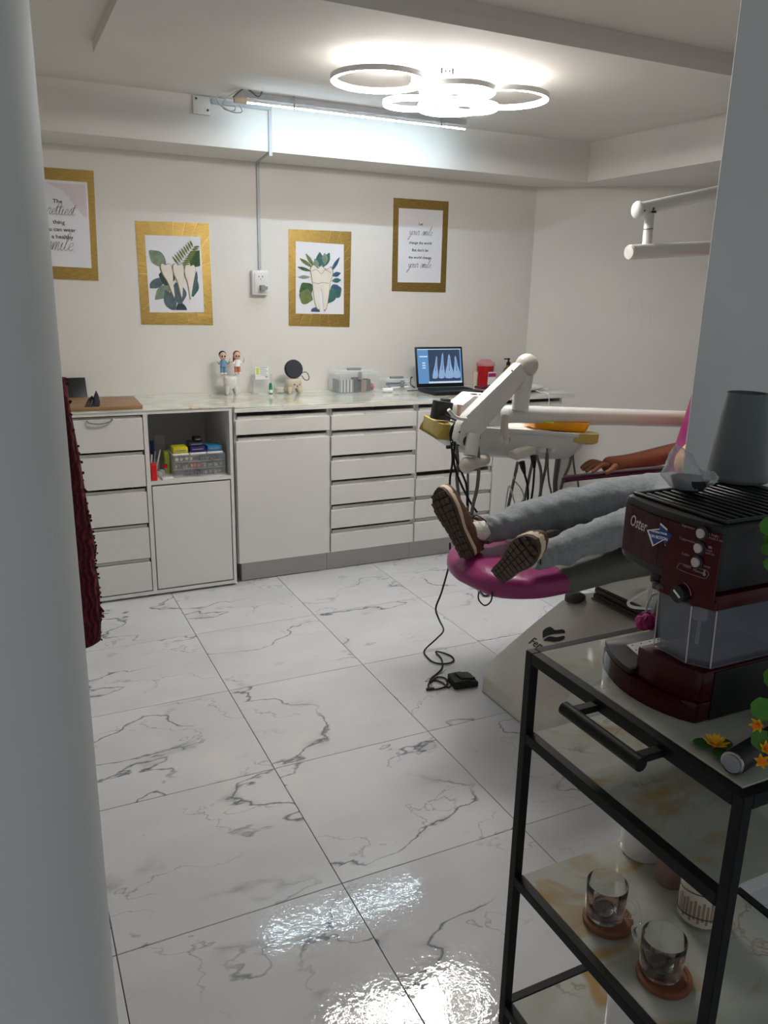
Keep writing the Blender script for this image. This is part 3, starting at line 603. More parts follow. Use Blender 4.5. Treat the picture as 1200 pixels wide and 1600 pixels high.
for k in range(3):
    zb_ = NZ + .004 + k * oh / 3
    for (xa, xb) in (((ox0 + .004, ox1 - .004),) if k < 2 else ((ox0 + .004, .185), (.189, ox1 - .004))):
        b = MB(); b.b2((xa, oy0 - .002, zb_), (xb, oy0 + .001, zb_ + oh / 3 - .006)); d_ = b.build('drawer', M['clearp'], t, smooth=False)
        b = MB(); xc_ = (xa + xb) / 2; b.tube([(xc_ - .014, oy0 - .003, zb_ + .022), (xc_ - .008, oy0 - .012, zb_ + .012), (xc_ + .008, oy0 - .012, zb_ + .012), (xc_ + .014, oy0 - .003, zb_ + .022)], .003, 6, 3); b.build('knob', M['metal'], d_)
for k, (xa, xb, zb_, m, nm) in enumerate(((.07, .15, 2, 'tooth', 'cream swabs'), (.20, .30, 2, 'slate', 'dark blades'), (.07, .12, 1, 'greyw', 'grey packets'), (.15, .2, 1, 'peach', 'pink packets'), (.21, .31, 1, 'greyw', 'metal tools'), (.12, .2, 0, 'burg', 'red packets'), (.22, .3, 0, 'greyw', 'foil packets'))):
    b = MB()
    for j in range(4): b.box((xa + (xb - xa) * (j + .5) / 4, oy0 + .05 + .01 * (j % 2), NZ + zb_ * oh / 3 + .0165), ((xb - xa) / 5, .08, .016), Matrix.Rotation(.15 * (j - 1.5), 3, 'Z'), bev=.003)
    b.build('packet_stack', M[m], None, nm + ' inside the clear drawer organizer, row %s' % ('bottom', 'middle', 'top')[zb_], 'supplies')
TZ = NZ + oh + .0015
def case(label, xa, xb, h, m, z0, ya=.605, yb=.70, white=True):
    t = thing('bur_case', label, 'case', ((xa + xb) / 2, (ya + yb) / 2, z0), group='coloured cases on the organizer')
    if white: b = MB(); b.b2((xa, ya, z0), (xb, yb, z0 + .010), bev=.002); b.build('base', M['plastic'], t)
    z1 = z0 + (.0105 if white else 0)
    b = MB(); b.b2((xa + .003, ya + .003, z1), (xb - .003, yb - .003, z1 + h), bev=.006); b.build('lid', M[m], t)
    b = MB(); b.b2((xa + .014, ya + .0, z1 + h * .45), (xb - .014, ya + .004, z1 + h * .6)); b.build('latch', M['greyw'], t)
case('yellow translucent case on the left of the clear organizer', .052, .135, .032, 'yel', TZ)
case('purple case in the middle of the clear organizer', .14, .225, .032, 'pur', TZ)
case('light blue case on the right of the clear organizer', .23, .315, .03, 'bluec', TZ)
case('navy case stacked on the purple case', .135, .222, .02, 'navy', TZ + .0435, white=False)
case('small black round-cornered case topmost in the niche', .165, .215, .022, 'black', TZ + .0645, .62, .69, white=False)
t = thing('instrument_jar', 'clear jar of dental tools at the left of the niche', 'jar', (-.035, .72, NZ))
b = MB(); b.lathe([(.034, 0), (.036, .075), (.034, .075), (.032, .003)], (-.035, .72, NZ), 20, close=True); b.build('jar', M['clearp'], t)
for k, (dx, dy, lx, h, m) in enumerate(((-.02, 0, -.02, .115, 'black2'), (-.008, .01, .0, .14, 'dcable'), (.0, -.01, .02, .12, 'greyw'), (.012, 0, .04, .125, 'edge'), (.005, .012, -.01, .13, 'black'), (-.012, -.012, .012, .105, 'edge'))):
    b = MB(); o_ = Vector((-.035 + dx, .72 + dy, NZ + .006)); b.tube([o_, o_ + Vector((lx * .8, 0, h))], (.003, .0045), 8); 
    b.build('dental_tool', M[m], None, ('black-handled', 'dark grey', 'steel', 'white angled', 'thin black', 'short white')[k] + ' dental tool standing in the clear jar', 'tool', 'tools in the niche jar')
bxt('ruler_box', 'tall clear box with a dark blue strip behind the tool jar', 'box', (.0, .80, NZ), (.05, .83, NZ + .19), M['clearp'])
bxt('blue_strip', 'dark blue strip standing left of the tall clear box', 'strip', (-.028, .80, NZ), (-.008, .815, NZ + .165), M['blue'])
bxt('green_box', 'small lime and white carton between tool jar and organizer', 'box', (.028, .70, NZ), (.052, .75, NZ + .12), M['lime'])
t = thing('dropper_bottle', 'small clear bottle with a red cap in the middle of the niche', 'bottle', (.018, .655, NZ))
b = MB(); b.lathe([(.013, 0), (.013, .04), (.009, .046)], (.018, .655, NZ), 14); b.build('body', M['clearp'], t); b = MB(); b.lathe([(.0115, .0465), (.0115, .066), (0, .067)], (.018, .655, NZ), 14); b.build('cap', M['redp'], t)
t = thing('blister_box', 'small clear box of white ampoules at the front of the niche', 'box', (.0, .60, NZ)); b = MB(); b.b2((-.012, .572, NZ), (.045, .62, NZ + .010), bev=.001); b.build('base', M['plastic'], t)
b = MB()
for k in range(5): b.tube([(-.006 + .0115 * k, .576, NZ + .015), (-.006 + .0115 * k, .61, NZ + .022)], .0042, 8)
b.build('ampoule', M['clearp'], t)
b = MB(); b.ball((-.02, .64, NZ + .017), (.02, .03, .017)); b.ball((.0, .66, NZ + .02), (.018, .02, .02)); b.build('cotton_bag', M['bag'], None, 'crumpled clear packet in front of the tool jar', 'packet')

# ================================================================== THINGS ON THE COUNTER
def bz(px, py, yv=None):
    q = Z(CT + .001, px, py); q.y = min(q.y, 1.07) if yv is None else yv
    return Vector((Y(q.y, px, py).x, q.y, CT + .001))
def doll(label, p, hair, cloth, legs, white=True):
    t = thing('dentist_figurine', label, 'figurine', p, group='dentist figurines by the tooth stand')
    b = MB()
    for s in (-1, 1): b.lathe([(.008, 0), (.0095, .004), (.009, .03), (.012, .036)], p + Vector((s * .0085, 0, .01)), 12)
    b.build('trousers', M[legs], t)
    b = MB()
    for s in (-1, 1): b.ball(p + Vector((s * .01, -.004, .006)), (.010, .014, .006))
    b.build('shoes', M['plastic'], t)
    b = MB(); b.lathe([(.018, .045), (.016, .06), (.014, .08), (.006, .086)], p, 14)
    for s in (-1, 1): b.tube([p + Vector((s * .013, 0, .078)), p + Vector((s * .024, -.006, .06)), p + Vector((s * .033, -.014, .072))], .0042, 8, 3)
    b.build('coat', M[cloth], t)
    b = MB(); b.ball(p + Vector((0, 0, .105)), (.02, .019, .024)); b.ball(p + Vector((.034, -.015, .074)), .005); b.ball(p + Vector((-.034, -.015, .074)), .005); b.build('head', M['face'], t)
    b = MB(); b.ball(p + Vector((.0, .006, .112)), (.0215, .0185, .022))
    if hair == 'redhair': b.ball(p + Vector((-.014, .008, .085)), (.009, .009, .03))
    b.build('hair', M[hair], t)
    b = MB()
    for s in (-1, 1): b.ball(p + Vector((s * .007, -.017, .104)), (.004, .003, .005))
    b.build('eyes', M['ink'], t)
    b = MB(); b.tube([p + Vector((.034, -.018, .066)), p + Vector((.036, -.018, .092))], .0016, 6); b.build('tool', M['greyw'], t)
def toothm(b, p, s, roots=4):
    b.lathe([(.0, .98), (.30, 1.0), (.46, .93), (.5, .75), (.47, .5), (.40, .38), (0, .36)], p, 20, sy=.85) if s == 1 else None
def tooth_body(b, p, w, h, d=.8):
    prof = [(0, .36), (.38, .37), (.44, .5), (.5, .72), (.47, .93), (.36, 1.0), (0, .96)]
    b.lathe([(r * w, z * h) for r, z in prof], p, 24, sy=d)
    for sx_, sy_ in ((-1, -1), (1, -1), (1, 1), (-1, 1)):
        b.tube([p + Vector((sx_ * .27 * w, sy_ * .2 * w, h * .5)), p + Vector((sx_ * .31 * w, sy_ * .22 * w, h * .25)), p + Vector((sx_ * .33 * w, sy_ * .22 * w, .002))], (.19 * w, .15 * w, .07 * w), 10, 4)
p = bz(361, 613, 1.04)
b = MB(); tooth_body(b, p, .085, .108); b.tube([p + Vector((-.02, 0, .105)), p + Vector((-.055, .005, .118))], .006, 8); b.tube([p + Vector((.02, 0, .105)), p + Vector((.045, .0, .118))], .006, 8)
b.build('tooth_stand', M['ceramic'], None, 'white molar-shaped stand carrying the two dentist figurines', 'stand')
doll('figurine of a dark-haired dentist in pale blue on the tooth stand', Vector((Y(1.04, 349, 583).x, 1.04, p.z + .118)), 'ink', 'denimb', 'denimb')
doll('figurine of a red-haired dentist in peach on the tooth stand', Vector((Y(1.04, 371, 583).x, 1.04, p.z + .118)), 'redhair', 'white', 'peach')
p = bz(411, 611, 1.06)
t = thing('card_holder', 'clear acrylic card holder with printed cards, left of the toothy pot', 'card holder', p)
b = MB(); b.b2(p + Vector((-.058, 0, 0)), p + Vector((.058, .003, .11))); b.b2(p + Vector((-.058, 0, 0)), p + Vector((-.055, .04, .11))); b.b2(p + Vector((.055, 0, 0)), p + Vector((.058, .04, .11))); b.b2(p + Vector((-.058, 0, 0)), p + Vector((.058, .04, .003))); b.b2(p + Vector((-.05, .037, 0)), p + Vector((.05, .04, .20))); b.build('holder', M['clearp'], t, smooth=False)
t2 = thing('business_card', 'white card with a green block in the clear holder', 'card', p + Vector((0, .02, .085)))
b = MB(); b.b2(p + Vector((-.04, .018, .08)), p + Vector((.042, .020, .155))); b.build('card', M['white'], t2, smooth=False)
b = MB(); b.b2(p + Vector((-.034, .0172, .108)), p + Vector((-.016, .0179, .148))); b.build('green_block', M['lime'], t2, smooth=False)
b = MB(); 
for k in range(5): b.b2(p + Vector((-.01, .0172, .148 - k * .011)), p + Vector((.036 - .01 * (k % 2), .0179, .151 - k * .011)))
b.b2(p + Vector((.02, .0172, .09)), p + Vector((.036, .0179, .098))); b.build('print_line', M['greyw'], t2, smooth=False)
p = bz(423, 610, 1.03)
t = thing('eyedrop_bottle', 'small green-capped dropper bottle in front of the card holder', 'bottle', p)
b = MB(); b.lathe([(.011, 0), (.0115, .03), (.009, .034)], p, 16); b.build('bottle', M['green'], t); b = MB(); b.lathe([(.0117, .006), (.0117, .024)], p, 16); b.build('label_band', M['white'], t)
b = MB(); b.lathe([(.010, .0345), (.009, .055), (.006, .062), (0, .064)], p, 16); b.build('cap', M['green'], t)
p = bz(437, 608, 1.05)
t = thing('glass_jar', 'low clear jar with a cream dental cast inside', 'jar', p); b = MB(); b.lathe([(.036, 0), (.038, .004), (.038, .058), (.035, .058), (.035, .005), (0, .005)], p, 24, close=True); b.build('jar', M['clearp'], t)
b = MB(); b.lathe([(.028, .007), (.03, .012), (.028, .03), (.02, .034), (0, .03)], p, 20); b.build('dental_cast', M['tooth'], None, 'cream dental cast inside the low clear jar', 'dental cast')
p = bz(459, 611, 1.0)
t = thing('tooth_pot', 'cream tooth-shaped pot with a small grumpy face', 'pot', p)
b = MB(); tooth_body(b, p, .10, .088); b.build('pot', M['tooth'], t)
b = MB()
for s_ in (-1, 1):
    f0 = p + Vector((-.002 + s_ * .014 + .01, -.0385, .058)); b.tube([f0 + Vector((-s_ * -.006, 0, .004)), f0 + Vector((s_ * -.004, -.002, 0)), f0 + Vector((s_ * .006, 0, -.004))], .0014, 5)
b.ball(p + Vector((.008, -.039, .048)), (.003, .002, .004)); b.build('painted_face', M['ink'], t)
t = thing('zip_case', 'round dark slate zip case with a wrist loop resting on the cream pot', 'case', p + Vector((0, 0, .09)))
rot = Matrix.Rotation(R(80), 3, 'X'); b = MB(); b.lathe([(0, -.014), (.05, -.014), (.055, -.008), (.055, .008), (.05, .014), (0, .014)], p + Vector((.0, .0, .1435)), 32, rot); b.build('case', M['slate'], t)
b = MB(); b.tube([p + Vector((.05, 0, .12)), p + Vector((.075, -.01, .125)), p + Vector((.092, -.012, .10)), p + Vector((.088, -.012, .08)), p + Vector((.068, -.01, .08)), p + Vector((.05, 0, .105))], .0025, 6, 5); b.build('wrist_loop', M['slate'], t)
# clear boxes
def clearbox(label, xa, xb, ya, yb, h, grp='clear storage boxes by the laptop'):
    t = thing('storage_box', label, 'box', ((xa + xb) / 2, (ya + yb) / 2, CT + .001), group=grp); z0 = CT + .001
    b = MB(); b.b2((xa, ya, z0), (xb, ya + .003, z0 + h)); b.b2((xa, yb - .003, z0), (xb, yb, z0 + h)); b.b2((xa, ya, z0), (xa + .003, yb, z0 + h)); b.b2((xb - .003, ya, z0), (xb, yb, z0 + h)); b.b2((xa, ya, z0), (xb, yb, z0 + .003)); b.build('box', M['frost'], t, smooth=False)
    b = MB(); b.b2((xa - .005, ya - .005, z0 + h + .001), (xb + .005, yb + .005, z0 + h + .018), bev=.006); b.build('lid', M['frost'], t)
    b = MB(); xm = (xa + xb) / 2; b.b2((xm - .045, (ya + yb) / 2 - .012, z0 + h + .0185), (xm + .045, (ya + yb) / 2 + .012, z0 + h + .032), bev=.004); b.build('handle', M['greyw'], t)
    b = MB(); b.b2((xm - .012, ya - .012, z0 + h - .03), (xm + .012, ya - .004, z0 + h + .016), bev=.002); b.build('latch', M['greyw'], t)
    return z0
q0 = bz(526, 606, .97).x; q1 = bz(590, 609, .97).x
z0 = clearbox('tall frosted clear box packed with film strips, left of the laptop', q0, q0 + .265, .93, 1.10, .11)
for k in range(9):
    b = MB(); b.b2((q0 + .006 + k * .0105, .94, z0 + .0035), (q0 + .014 + k * .0105, 1.05, z0 + .078)); b.build('film_packet', M['paper' if k % 2 else 'greyw'], None, 'thin pale film packet standing in the tall frosted box', 'packet', 'film packets in the tall box')
bxt('black_carton', 'black carton standing in the tall frosted box', 'box', (q0 + .102, .935, z0 + .0035), (q0 + .145, .99, z0 + .088), M['black'])
bxt('mauve_carton', 'mauve bottle-shaped carton in the tall frosted box', 'box', (q0 + .15, .94, z0 + .0035), (q0 + .185, .99, z0 + .07), M['pink'])
bxt('dark_carton', 'dark carton at the right of the tall frosted box', 'box', (q0 + .192, .96, z0 + .0035), (q0 + .222, 1.02, z0 + .075), M['slate'])
b = MB(); b.ball((q0 + .242, 1.0, z0 + .026), (.018, .03, .022)); b.build('red_pouch', M['redp'], None, 'small red pouch low inside the tall frosted box', 'pouch')
q2 = bz(598, 604, 1.0).x + .015
z0 = clearbox('low frosted clear box of syringes between the tall box and laptop', q2 + .006, q2 + .180, .95, 1.10, .05)
for k in range(3):
    b = MB(); b.tube([(q2 + .03, .98 + .03 * k, z0 + .014 + .009 * k), (q2 + .16, .985 + .03 * k, z0 + .016 + .009 * k)], .0085, 10); b.build('syringe', M[('white', 'greyw', 'blue')[k]], None, ('white', 'grey', 'blue')[k] + ' syringe in the low frosted box', 'syringe')
b = MB(); qq = bz(602, 608, .90); b.tube([qq + Vector((-.02, 0, .0135)), qq + Vector((.045, -.005, .0135))], .0132, 16); b.build('cotton_roll', M['white'], None, 'short white roll lying in front of the low frosted box', 'roll')
# laptop
hl = Vector((bz(652, 606, .90).x, .90, CT + .001)); W_ = .335
t = thing('laptop', 'black laptop open on a dental x-ray', 'laptop', hl + Vector((W_ / 2, -.12, 0)), rz=0)
ry = Matrix.Rotation(R(-2), 3, 'Z')
b = MB(); b.box(hl + Vector((W_ / 2, -.12, .011)), (W_, .235, .018), ry, bev=.004); b.build('base', M['black'], t)
b = MB()
for r_ in range(5):
    for c_ in range(13): b.box(hl + Vector((.025 + c_ * .0235, -.05 - r_ * .022, .0212)), (.019, .017, .002), ry)
kb = b.build('keyboard', M['black2'], t); kb['kind'] = 'stuff'
b = MB(); b.box(hl + Vector((W_ / 2, -.19, .0205)), (.1, .055, .0012), ry); b.build('touchpad', M['slate'], t)
lean = Matrix.Rotation(R(-12), 3, 'X'); sc0 = hl + Vector((0, .002, .022)); SR = ry @ lean
def spt(x, z, lift=0.0): return sc0 + SR @ Vector((x, -lift, z))
b = MB(); b.box(spt(W_ / 2, .125, -.004), (W_, .008, .25), SR, bev=.003); sc_ = b.build('lid', M['black'], t)
def sem(name, col, st): return emis(name, col, st, (.02, .02, .02))
b = MB(); b.box(spt(W_ / 2, .13, .001), (W_ - .026, .0015, .215), SR); b.build('screen', sem('screen_blue', (.14, .36, .72), .42), sc_, smooth=False)
b = MB(); b.box(spt(W_ * .595, .133, .0024), (W_ * .665, .001, .198), SR); b.build('xray_field', sem('xray_dark', (.02, .045, .11), .5), sc_, smooth=False)
b = MB(); b.box(spt(W_ / 2, .234, .0024), (W_ - .03, .001, .005), SR); b.box(spt(W_ * .6, .029, .0024), (W_ * .7, .001, .012), SR)
for z_ in (.19, .15, .135, .12): b.box(spt(.055, z_, .0024), (.022 if z_ < .16 else .055, .001, .008), SR)
b.build('toolbar', sem('screen_pale', (.6, .8, 1), .5), sc_, smooth=False)
xr = sem('xray_tooth', (.26, .42, .66), .55); xr2 = sem('xray_core', (.08, .18, .4), .5)
for k, (cx_, w_, hh, sl) in enumerate(((.128, .036, .14, .02), (.175, .040, .16, .016), (.230, .058, .15, .006), (.286, .048, .14, -.006))):
    b = MB(); P = [(-.5, 0), (-.55, .12), (-.45, .3), (-.25, .55), (-.12, .9), (0, 1), (.12, .9), (.25, .55), (.45, .3), (.55, .12), (.45, 0), (0, -.03)]
    b.prism([spt(cx_ + x * w_ + sl * y, .055 + y * hh, .0034) for x, y in P], SR @ Vector((0, -.0004, 0))); b.build('xray_tooth', xr, sc_, smooth=False)
    b = MB(); b.tube([spt(cx_ + sl * .3, .055 + hh * .3, .0039), spt(cx_ + sl * .9, .055 + hh * .85, .0039)], (.0035, .001), 6); b.build('root_canal', xr2, sc_)
b = MB(); b.tube([(hl.x - .002, .93, CT + .02), (hl.x - .012, .965, CT + .035), (hl.x - .010, .97, CT + .075), (hl.x + .0, .965, CT + .08)], .004, 8, 5); b.tube([(hl.x - .002, .88, CT + .008), (hl.x - .03, .89, CT + .006), (hl.x - .07, .90, CT + .006)], .003, 6, 4); b.build('laptop_cable', M['black2'], t)
# sharps container
p = bz(757, 602, 1.06)
t = thing('sharps_container', 'red sharps container with a clear pink lid right of the laptop', 'sharps container', p)
b = MB(); b.lathe([(.048, 0), (.05, .004), (.058, .13)], p, 28); b.build('body', M['redp'], t)
b = MB(); b.lathe([(.062, .131), (.064, .136), (.062, .15), (.05, .158), (.03, .172), (0, .174)], p, 28); b.build('lid', M['lidp'], t)
b = MB(); pl = p + Vector((.012, -.066, .0)); b.box(pl + Vector((0, 0, .053)), (.062, .001, .085), Matrix.Rotation(R(4), 3, 'X')); lb = b.build('paper_label', M['white'], t, smooth=False)
b = MB(); b.box(pl + Vector((0, -.002, .075)), (.058, .001, .025), Matrix.Rotation(R(4), 3, 'X')); b.build('red_band', M['rose'], lb, smooth=False)
p = bz(744, 604, 1.0) + Vector((-.012, 0, 0)); b = MB(); b.lathe([(.014, 0), (.018, .095), (.021, .098), (.019, .098), (.013, .004)], p, 18, close=True); b.build('paper_cup', M['tooth'], None, 'narrow cream cup between laptop and red container', 'cup')
b = MB(); q = bz(752, 606, .93); b.box(q + Vector((.01, -.01, .008)), (.10, .07, .014), Matrix.Rotation(R(15), 3, 'Z'), bev=.004); b.build('burgundy_pouch', M['burg'], None, 'flat burgundy pouch in front of the red container', 'pouch')
for k, (px_, yy, lab) in enumerate(((793, 1.05, 'amber pump bottle with black nozzle beside the red container'), (813, 1.04, 'second amber pump bottle close to the wall corner'))):
    p = Vector((Y(yy, px_, 590).x, yy, CT + .001)); t = thing('pump_bottle', lab, 'bottle', p, group='pump bottles in the corner')
    b = MB(); b.lathe([(.033, 0), (.035, .006), (.035, .085), (.028, .108), (.012, .125), (.012, .132)], p, 20); b.build('bottle', M['amberglass'], t)
    b = MB(); b.lathe([(.014, .133), (.014, .152), (.006, .154), (.006, .168), (.011, .170), (.011, .178), (0, .179)], p, 14); b.box(p + Vector((-.015, 0, .173)), (.04, .009, .008), bev=.002); b.build('pump', M['black'], t)
p = Z(CT + .018, 808, 605); p.y = .84; p = Vector((Y(.80, 808, 606).x, .80, CT + .001))
t = thing('round_tray', 'round white shallow tray at the right end of the countertop', 'tray', p)
b = MB(); b.lathe([(.10, 0), (.155, .012), (.17, .02), (.172, .026), (.166, .026), (.15, .018), (0, .012)], p, 40); b.build('tray', M['ceramic'], t)
b = MB(); b.tube([p + Vector((.02, -.178, .012)), Vector((p.x + .05, .60, CT + .004)), Vector((p.x + .053, YF - .004, CT + .006)), Vector((p.x + .055, YF - .022, CT - .03)), Vector((p.x + .057, YF - .015, CT - .12)), Vector((p.x + .055, YF - .012, .60))], .0025, 6, 5); b.build('thin_cable', M['plastic'], None, 'thin white cord hanging over the counter edge below the round tray', 'cord')

# ================================================================== DENTAL CHAIR
def sel(n, hw, hh, ex=2.6):      # super-ellipse section points (y, z)
    out = []
    for k in range(n):
        a = 2 * math.pi * k / n; c, s = math.cos(a), math.sin(a)
        out.append((hw * math.copysign(abs(c) ** (2 / ex), c), hh * math.copysign(abs(s) ** (2 / ex), s)))
    return out
def cushion(b, secs, n=28, ex=3.0):
    b.loft([[Vector((x, yc + p, zc + q)) for p, q in sel(n, hw, hh, ex)] for x, yc, zc, hw, hh in secs])
CY = -1.20
chair = thing('dental_chair', 'dental chair with magenta footrest, grey-covered seat and white wedge base under the patient', 'dental chair', (1.5, CY, 0))
def shp(x): # footrest half width, rounded tip
    u = min(1, (x - .70) / .22); return .27 * math.sqrt(max(0, 1 - (1 - u) ** 2)) 
secs = []
for k in range(13):
    u = k / 12; x = .702 + (1.0 - .702) * u ** 1.6; h = .052 * min(1, .35 + 2.2 * (x - .70) / .2) if x < .9 else .052
    secs.append((x, CY, .606 + .03 * (x - .7), max(.012, shp(x)), h))
b = MB(); cushion(b, secs); b.build('footrest_pad', M['magenta'], chair)
b = MB(); cushion(b, [(.985, CY, .615, .27, .0535), (1.0, CY, .616, .276, .0555), (1.15, CY, .628, .277, .0565), (1.35, CY, .650, .279, .0585), (1.6, CY, .655, .28, .062), (1.86, CY, .66, .28, .065), (1.9, CY, .67, .27, .05)]); b.build('seat_cover', M['cover'], chair)
# backrest, steep, with a wide rounded outline
Bk = []
for k in range(15):
    u = k / 14; z = .70 + .98 * u; x = 1.88 + .28 * u; wd = (.255 + .0 * u) * (1 if u < .75 else math.sqrt(max(.01, 1 - ((u - .75) / .25) ** 2 * .96)))
    Bk.append([Vector((x + q, CY + p, z)) for p, q in sel(24, wd, .045, 3.2)])
b = MB(); b.loft(Bk); b.build('backrest', M['magenta'], chair)
b = MB(); b.loft([[Vector((2.17 + .08 * (z - 1.55) + q, CY + p, z)) for p, q in sel(18, w_, .035)] for z, w_ in ((1.62, .06), (1.66, .12), (1.76, .13), (1.84, .09), (1.86, .03))]); b.build('headrest', M['magenta'], chair)
# armrest on the far side
az = .835
b = MB(); q0 = Y(-.88, 880, 752); b.loft([[Vector((x, -.88 + p, z + q)) for p, q in sel(16, w_, .011)] for x, z, w_ in ((q0.x, q0.z + .004, .012), (q0.x + .03, q0.z + .010, .03), (q0.x + .2, q0.z + .012, .038), (1.78, q0.z + .012, .04), (1.95, q0.z + .012, .038), (1.97, q0.z + .012, .02))]); arm_z = q0.z + .024; b.build('armrest', M['burg'], chair)
b = MB(); b.tube([(1.9, -.88, q0.z), (1.93, -.885, .72), (1.95, -.93, .62), (1.95, -1.0, .60)], .018, 12, 5); b.build('armrest_post', M['unit'], chair)
# underside arm plate and bellows
b = MB(); b.prism([(1.16, -1.40, .572), (1.5, -1.40, .40), (1.56, -1.40, .40), (1.62, -1.40, .46), (1.5, -1.40, .575)], (0, .4, 0), bev=.008); b.build('link_plate', M['unit2'], chair)
b = MB(); b.tube([(1.40, -1.41, .52), (1.30, -1.43, .50), (1.33, -1.43, .47), (1.5, -1.41, .43)], .006, 8, 4); b.build('bracket', M['unit'], chair)
b = MB()
for k in range(7): b.b2((1.46 - .004 * (k % 2), -1.34 - .004 * (k % 2), .33 + k * .024), (1.86 + .004 * (k % 2), -1.06, .352 + k * .024), bev=.006)
b.b2((1.5, -1.3, .49), (1.85, -1.1, .61)); b.build('bellows', M['boot'], chair)
# base
b = MB()
prof = [(.952, .004), (.955, .07), (.985, .118), (1.10, .20), (1.22, .275), (1.34, .345), (1.40, .362), (1.47, .358), (1.9, .33), (2.3, .31), (2.33, .26), (2.34, .004)]
secs = []
for yy, ins, dz in ((-.995, .05, .05), (-1.0, .015, .012), (-1.02, 0, 0), (-1.38, 0, 0), (-1.43, .015, .012), (-1.45, .05, .05)):
    secs.append([Vector((min(max(x, .952 + ins), 2.34 - ins), yy, max(.004, z - (dz if z > .05 else 0)))) for x, z in prof])
b.loft(secs); base = b.build('base_cover', M['base'], chair, ang=30)
b = MB(); b.prism([(1.43, -1.37, .3615), (1.9, -1.37, .336), (1.9, -1.08, .336), (1.43, -1.08, .3615)], (0, 0, .004)); b.build('top_recess', mat('recess_grey', '6b655b', .4), base)
b = MB(); b.lathe([(.038, 0), (.038, .02), (.02, .032), (0, .032)], (1.37, -1.05, .352), 20, sx=1.2); b.build('pivot_cap', M['boot'], base)
# maker's mark and letters on the sloping top
sl0 = Vector((1.10, -1.2, .2005)); sn = Vector((-.0665, 0, .1)).normalized(); sn = Vector((-(.275 - .20), 0, .12)).normalized()
def spx(px, py, l=.0012): return onplane(sl0, sn, px, py) + sn * l
b = MB()
def blobw(b, pts, l=.001): P = cat([Vector((*spx(*q),)) for q in pts] + [Vector((*spx(*pts[0]),))], 4)[:-1]; b.prism(P, sn * l)
blobw(b, [(848, 997), (849, 986), (858, 980), (864, 982), (868, 985), (880, 984), (883, 989), (874, 990), (864, 991), (856, 993)])
b.build('swoosh_mark', M['ink'], base, smooth=False)
b = MB(); blobw(b, [(849, 1001), (858, 995), (870, 996), (882, 994), (880, 1000), (868, 1003), (857, 1002)]); b.build('swoosh_mark', M['ink'], base, smooth=False)
o_ = spx(838, 1006); text('base_lettering', 'Fen', .052, o_, spx(850, 1013) - spx(826, 999), spx(838, 998) - spx(838, 1012), M['slate'], base)
# hooks under the footrest
b = MB(); b.tube([Y(-1.36, *p) for p in ((748, 925), (748, 937), (757, 946), (766, 941), (769, 931), (768, 925))], .0028, 6, 5); b.build('wire_loop', M['black'], chair)
b = MB(); b.tube([Y(-1.34, *p) for p in ((748, 923), (756, 931), (765, 930), (768, 922))], .005, 8, 4); b.build('hook', M['metal'], chair)

# ================================================================== DELIVERY UNIT: arms, tray, hoses (moves as one)
unit = thing('delivery_unit', 'white dental delivery unit with jointed arms, long tray console and hanging hoses', 'dental unit', (2.55, -.86, 0))
A0 = Y(-.80, 800, 647); A1 = Y(-.86, 1077, 655); A2 = A0 + (A1 - A0).normalized() * 1.36
b = MB(); b.tube([A0 + Vector((-.02, 0, 0)), A0, A1, A2], .037, 24); b.ball(A0 + Vector((-.02, 0, 0)), (.03, .0375, .0375), 20, 14); b.build('horizontal_arm', M['unit'], unit)
Vb = Y(-.835, 812, 640); Vt = Y(-.84, 820, 585)
b = MB(); b.tube([Vb, Vt], .0345, 28); b.build('riser', M['unit'], unit)
Kn = Y(-.84, 823, 571); b = MB(); b.ball(Kn, (.047, .045, .047), 28, 18); b.build('knuckle_cover', M['unit2'], unit)
Db = Y(-.84, 724, 676); Dt = Y(-.84, 815, 575)
dv = (Db - Dt).normalized(); sd = dv.cross(Vector((0, 1, 0))).normalized()
b = MB(); P = [Dt + sd * .036, Dt - sd * .036, Db - sd * .056 - dv * .05, Db - sd * .05 - dv * .005, Db - sd * .012 + dv * .05, Db + sd * .022 + dv * .05, Db + sd * .042 + dv * .01, Db + sd * .048 - dv * .05]
b.prism([p + Vector((0, -.03, 0)) for p in P], (0, .055, 0), bev=.012); b.build('slanted_arm', M['unit'], unit)
b = MB(); b.ball(Db + dv * .012 + Vector((.012, -.028, -.02)), (.022, .01, .022)); b.build('cable_opening', M['boot'], unit)
b = MB(); b.ball(Y(-.875, 718, 675), .004); b.ball(Y(-.875, 800, 579), .004); b.build('screw', M['dcable'], unit)
b = MB(); b.tube([Y(-.872, 728, 655), Y(-.885, 712, 652), Y(-.89, 701, 640)], .0075, 10, 5); b.build('brake_lever', M['plastic'], unit)
Hb = Y(-.90, 735, 712); Ht = Y(-.88, 740, 678)
b = MB(); b.tube([Ht, Hb], .027, 20); b.build('tray_post', M['unit'], unit)
b = MB(); b.ball(Y(-.90, 730, 727), (.033, .033, .033), 20, 14); b.tube([Y(-.90, 730, 727), Y(-.80, 757, 718)], .026, 18); b.build('elbow_cover', M['unit2'], unit)
b = MB(); b.tube([Y(-.84, 789, 650), Y(-.86, 788, 668), Y(-.865, 792, 684)], .016, 12, 4); b.box(Y(-.865, 790, 690), (.026, .02, .03), bev=.003); b.build('tray_bracket', M['unit2'], unit)
b = MB(); b.b2(Y(-.86, 786, 684) + Vector((0, -.012, 0)), Y(-.86, 794, 690) + Vector((0, -.004, 0))); b.build('bracket_gap', M['black'], unit)
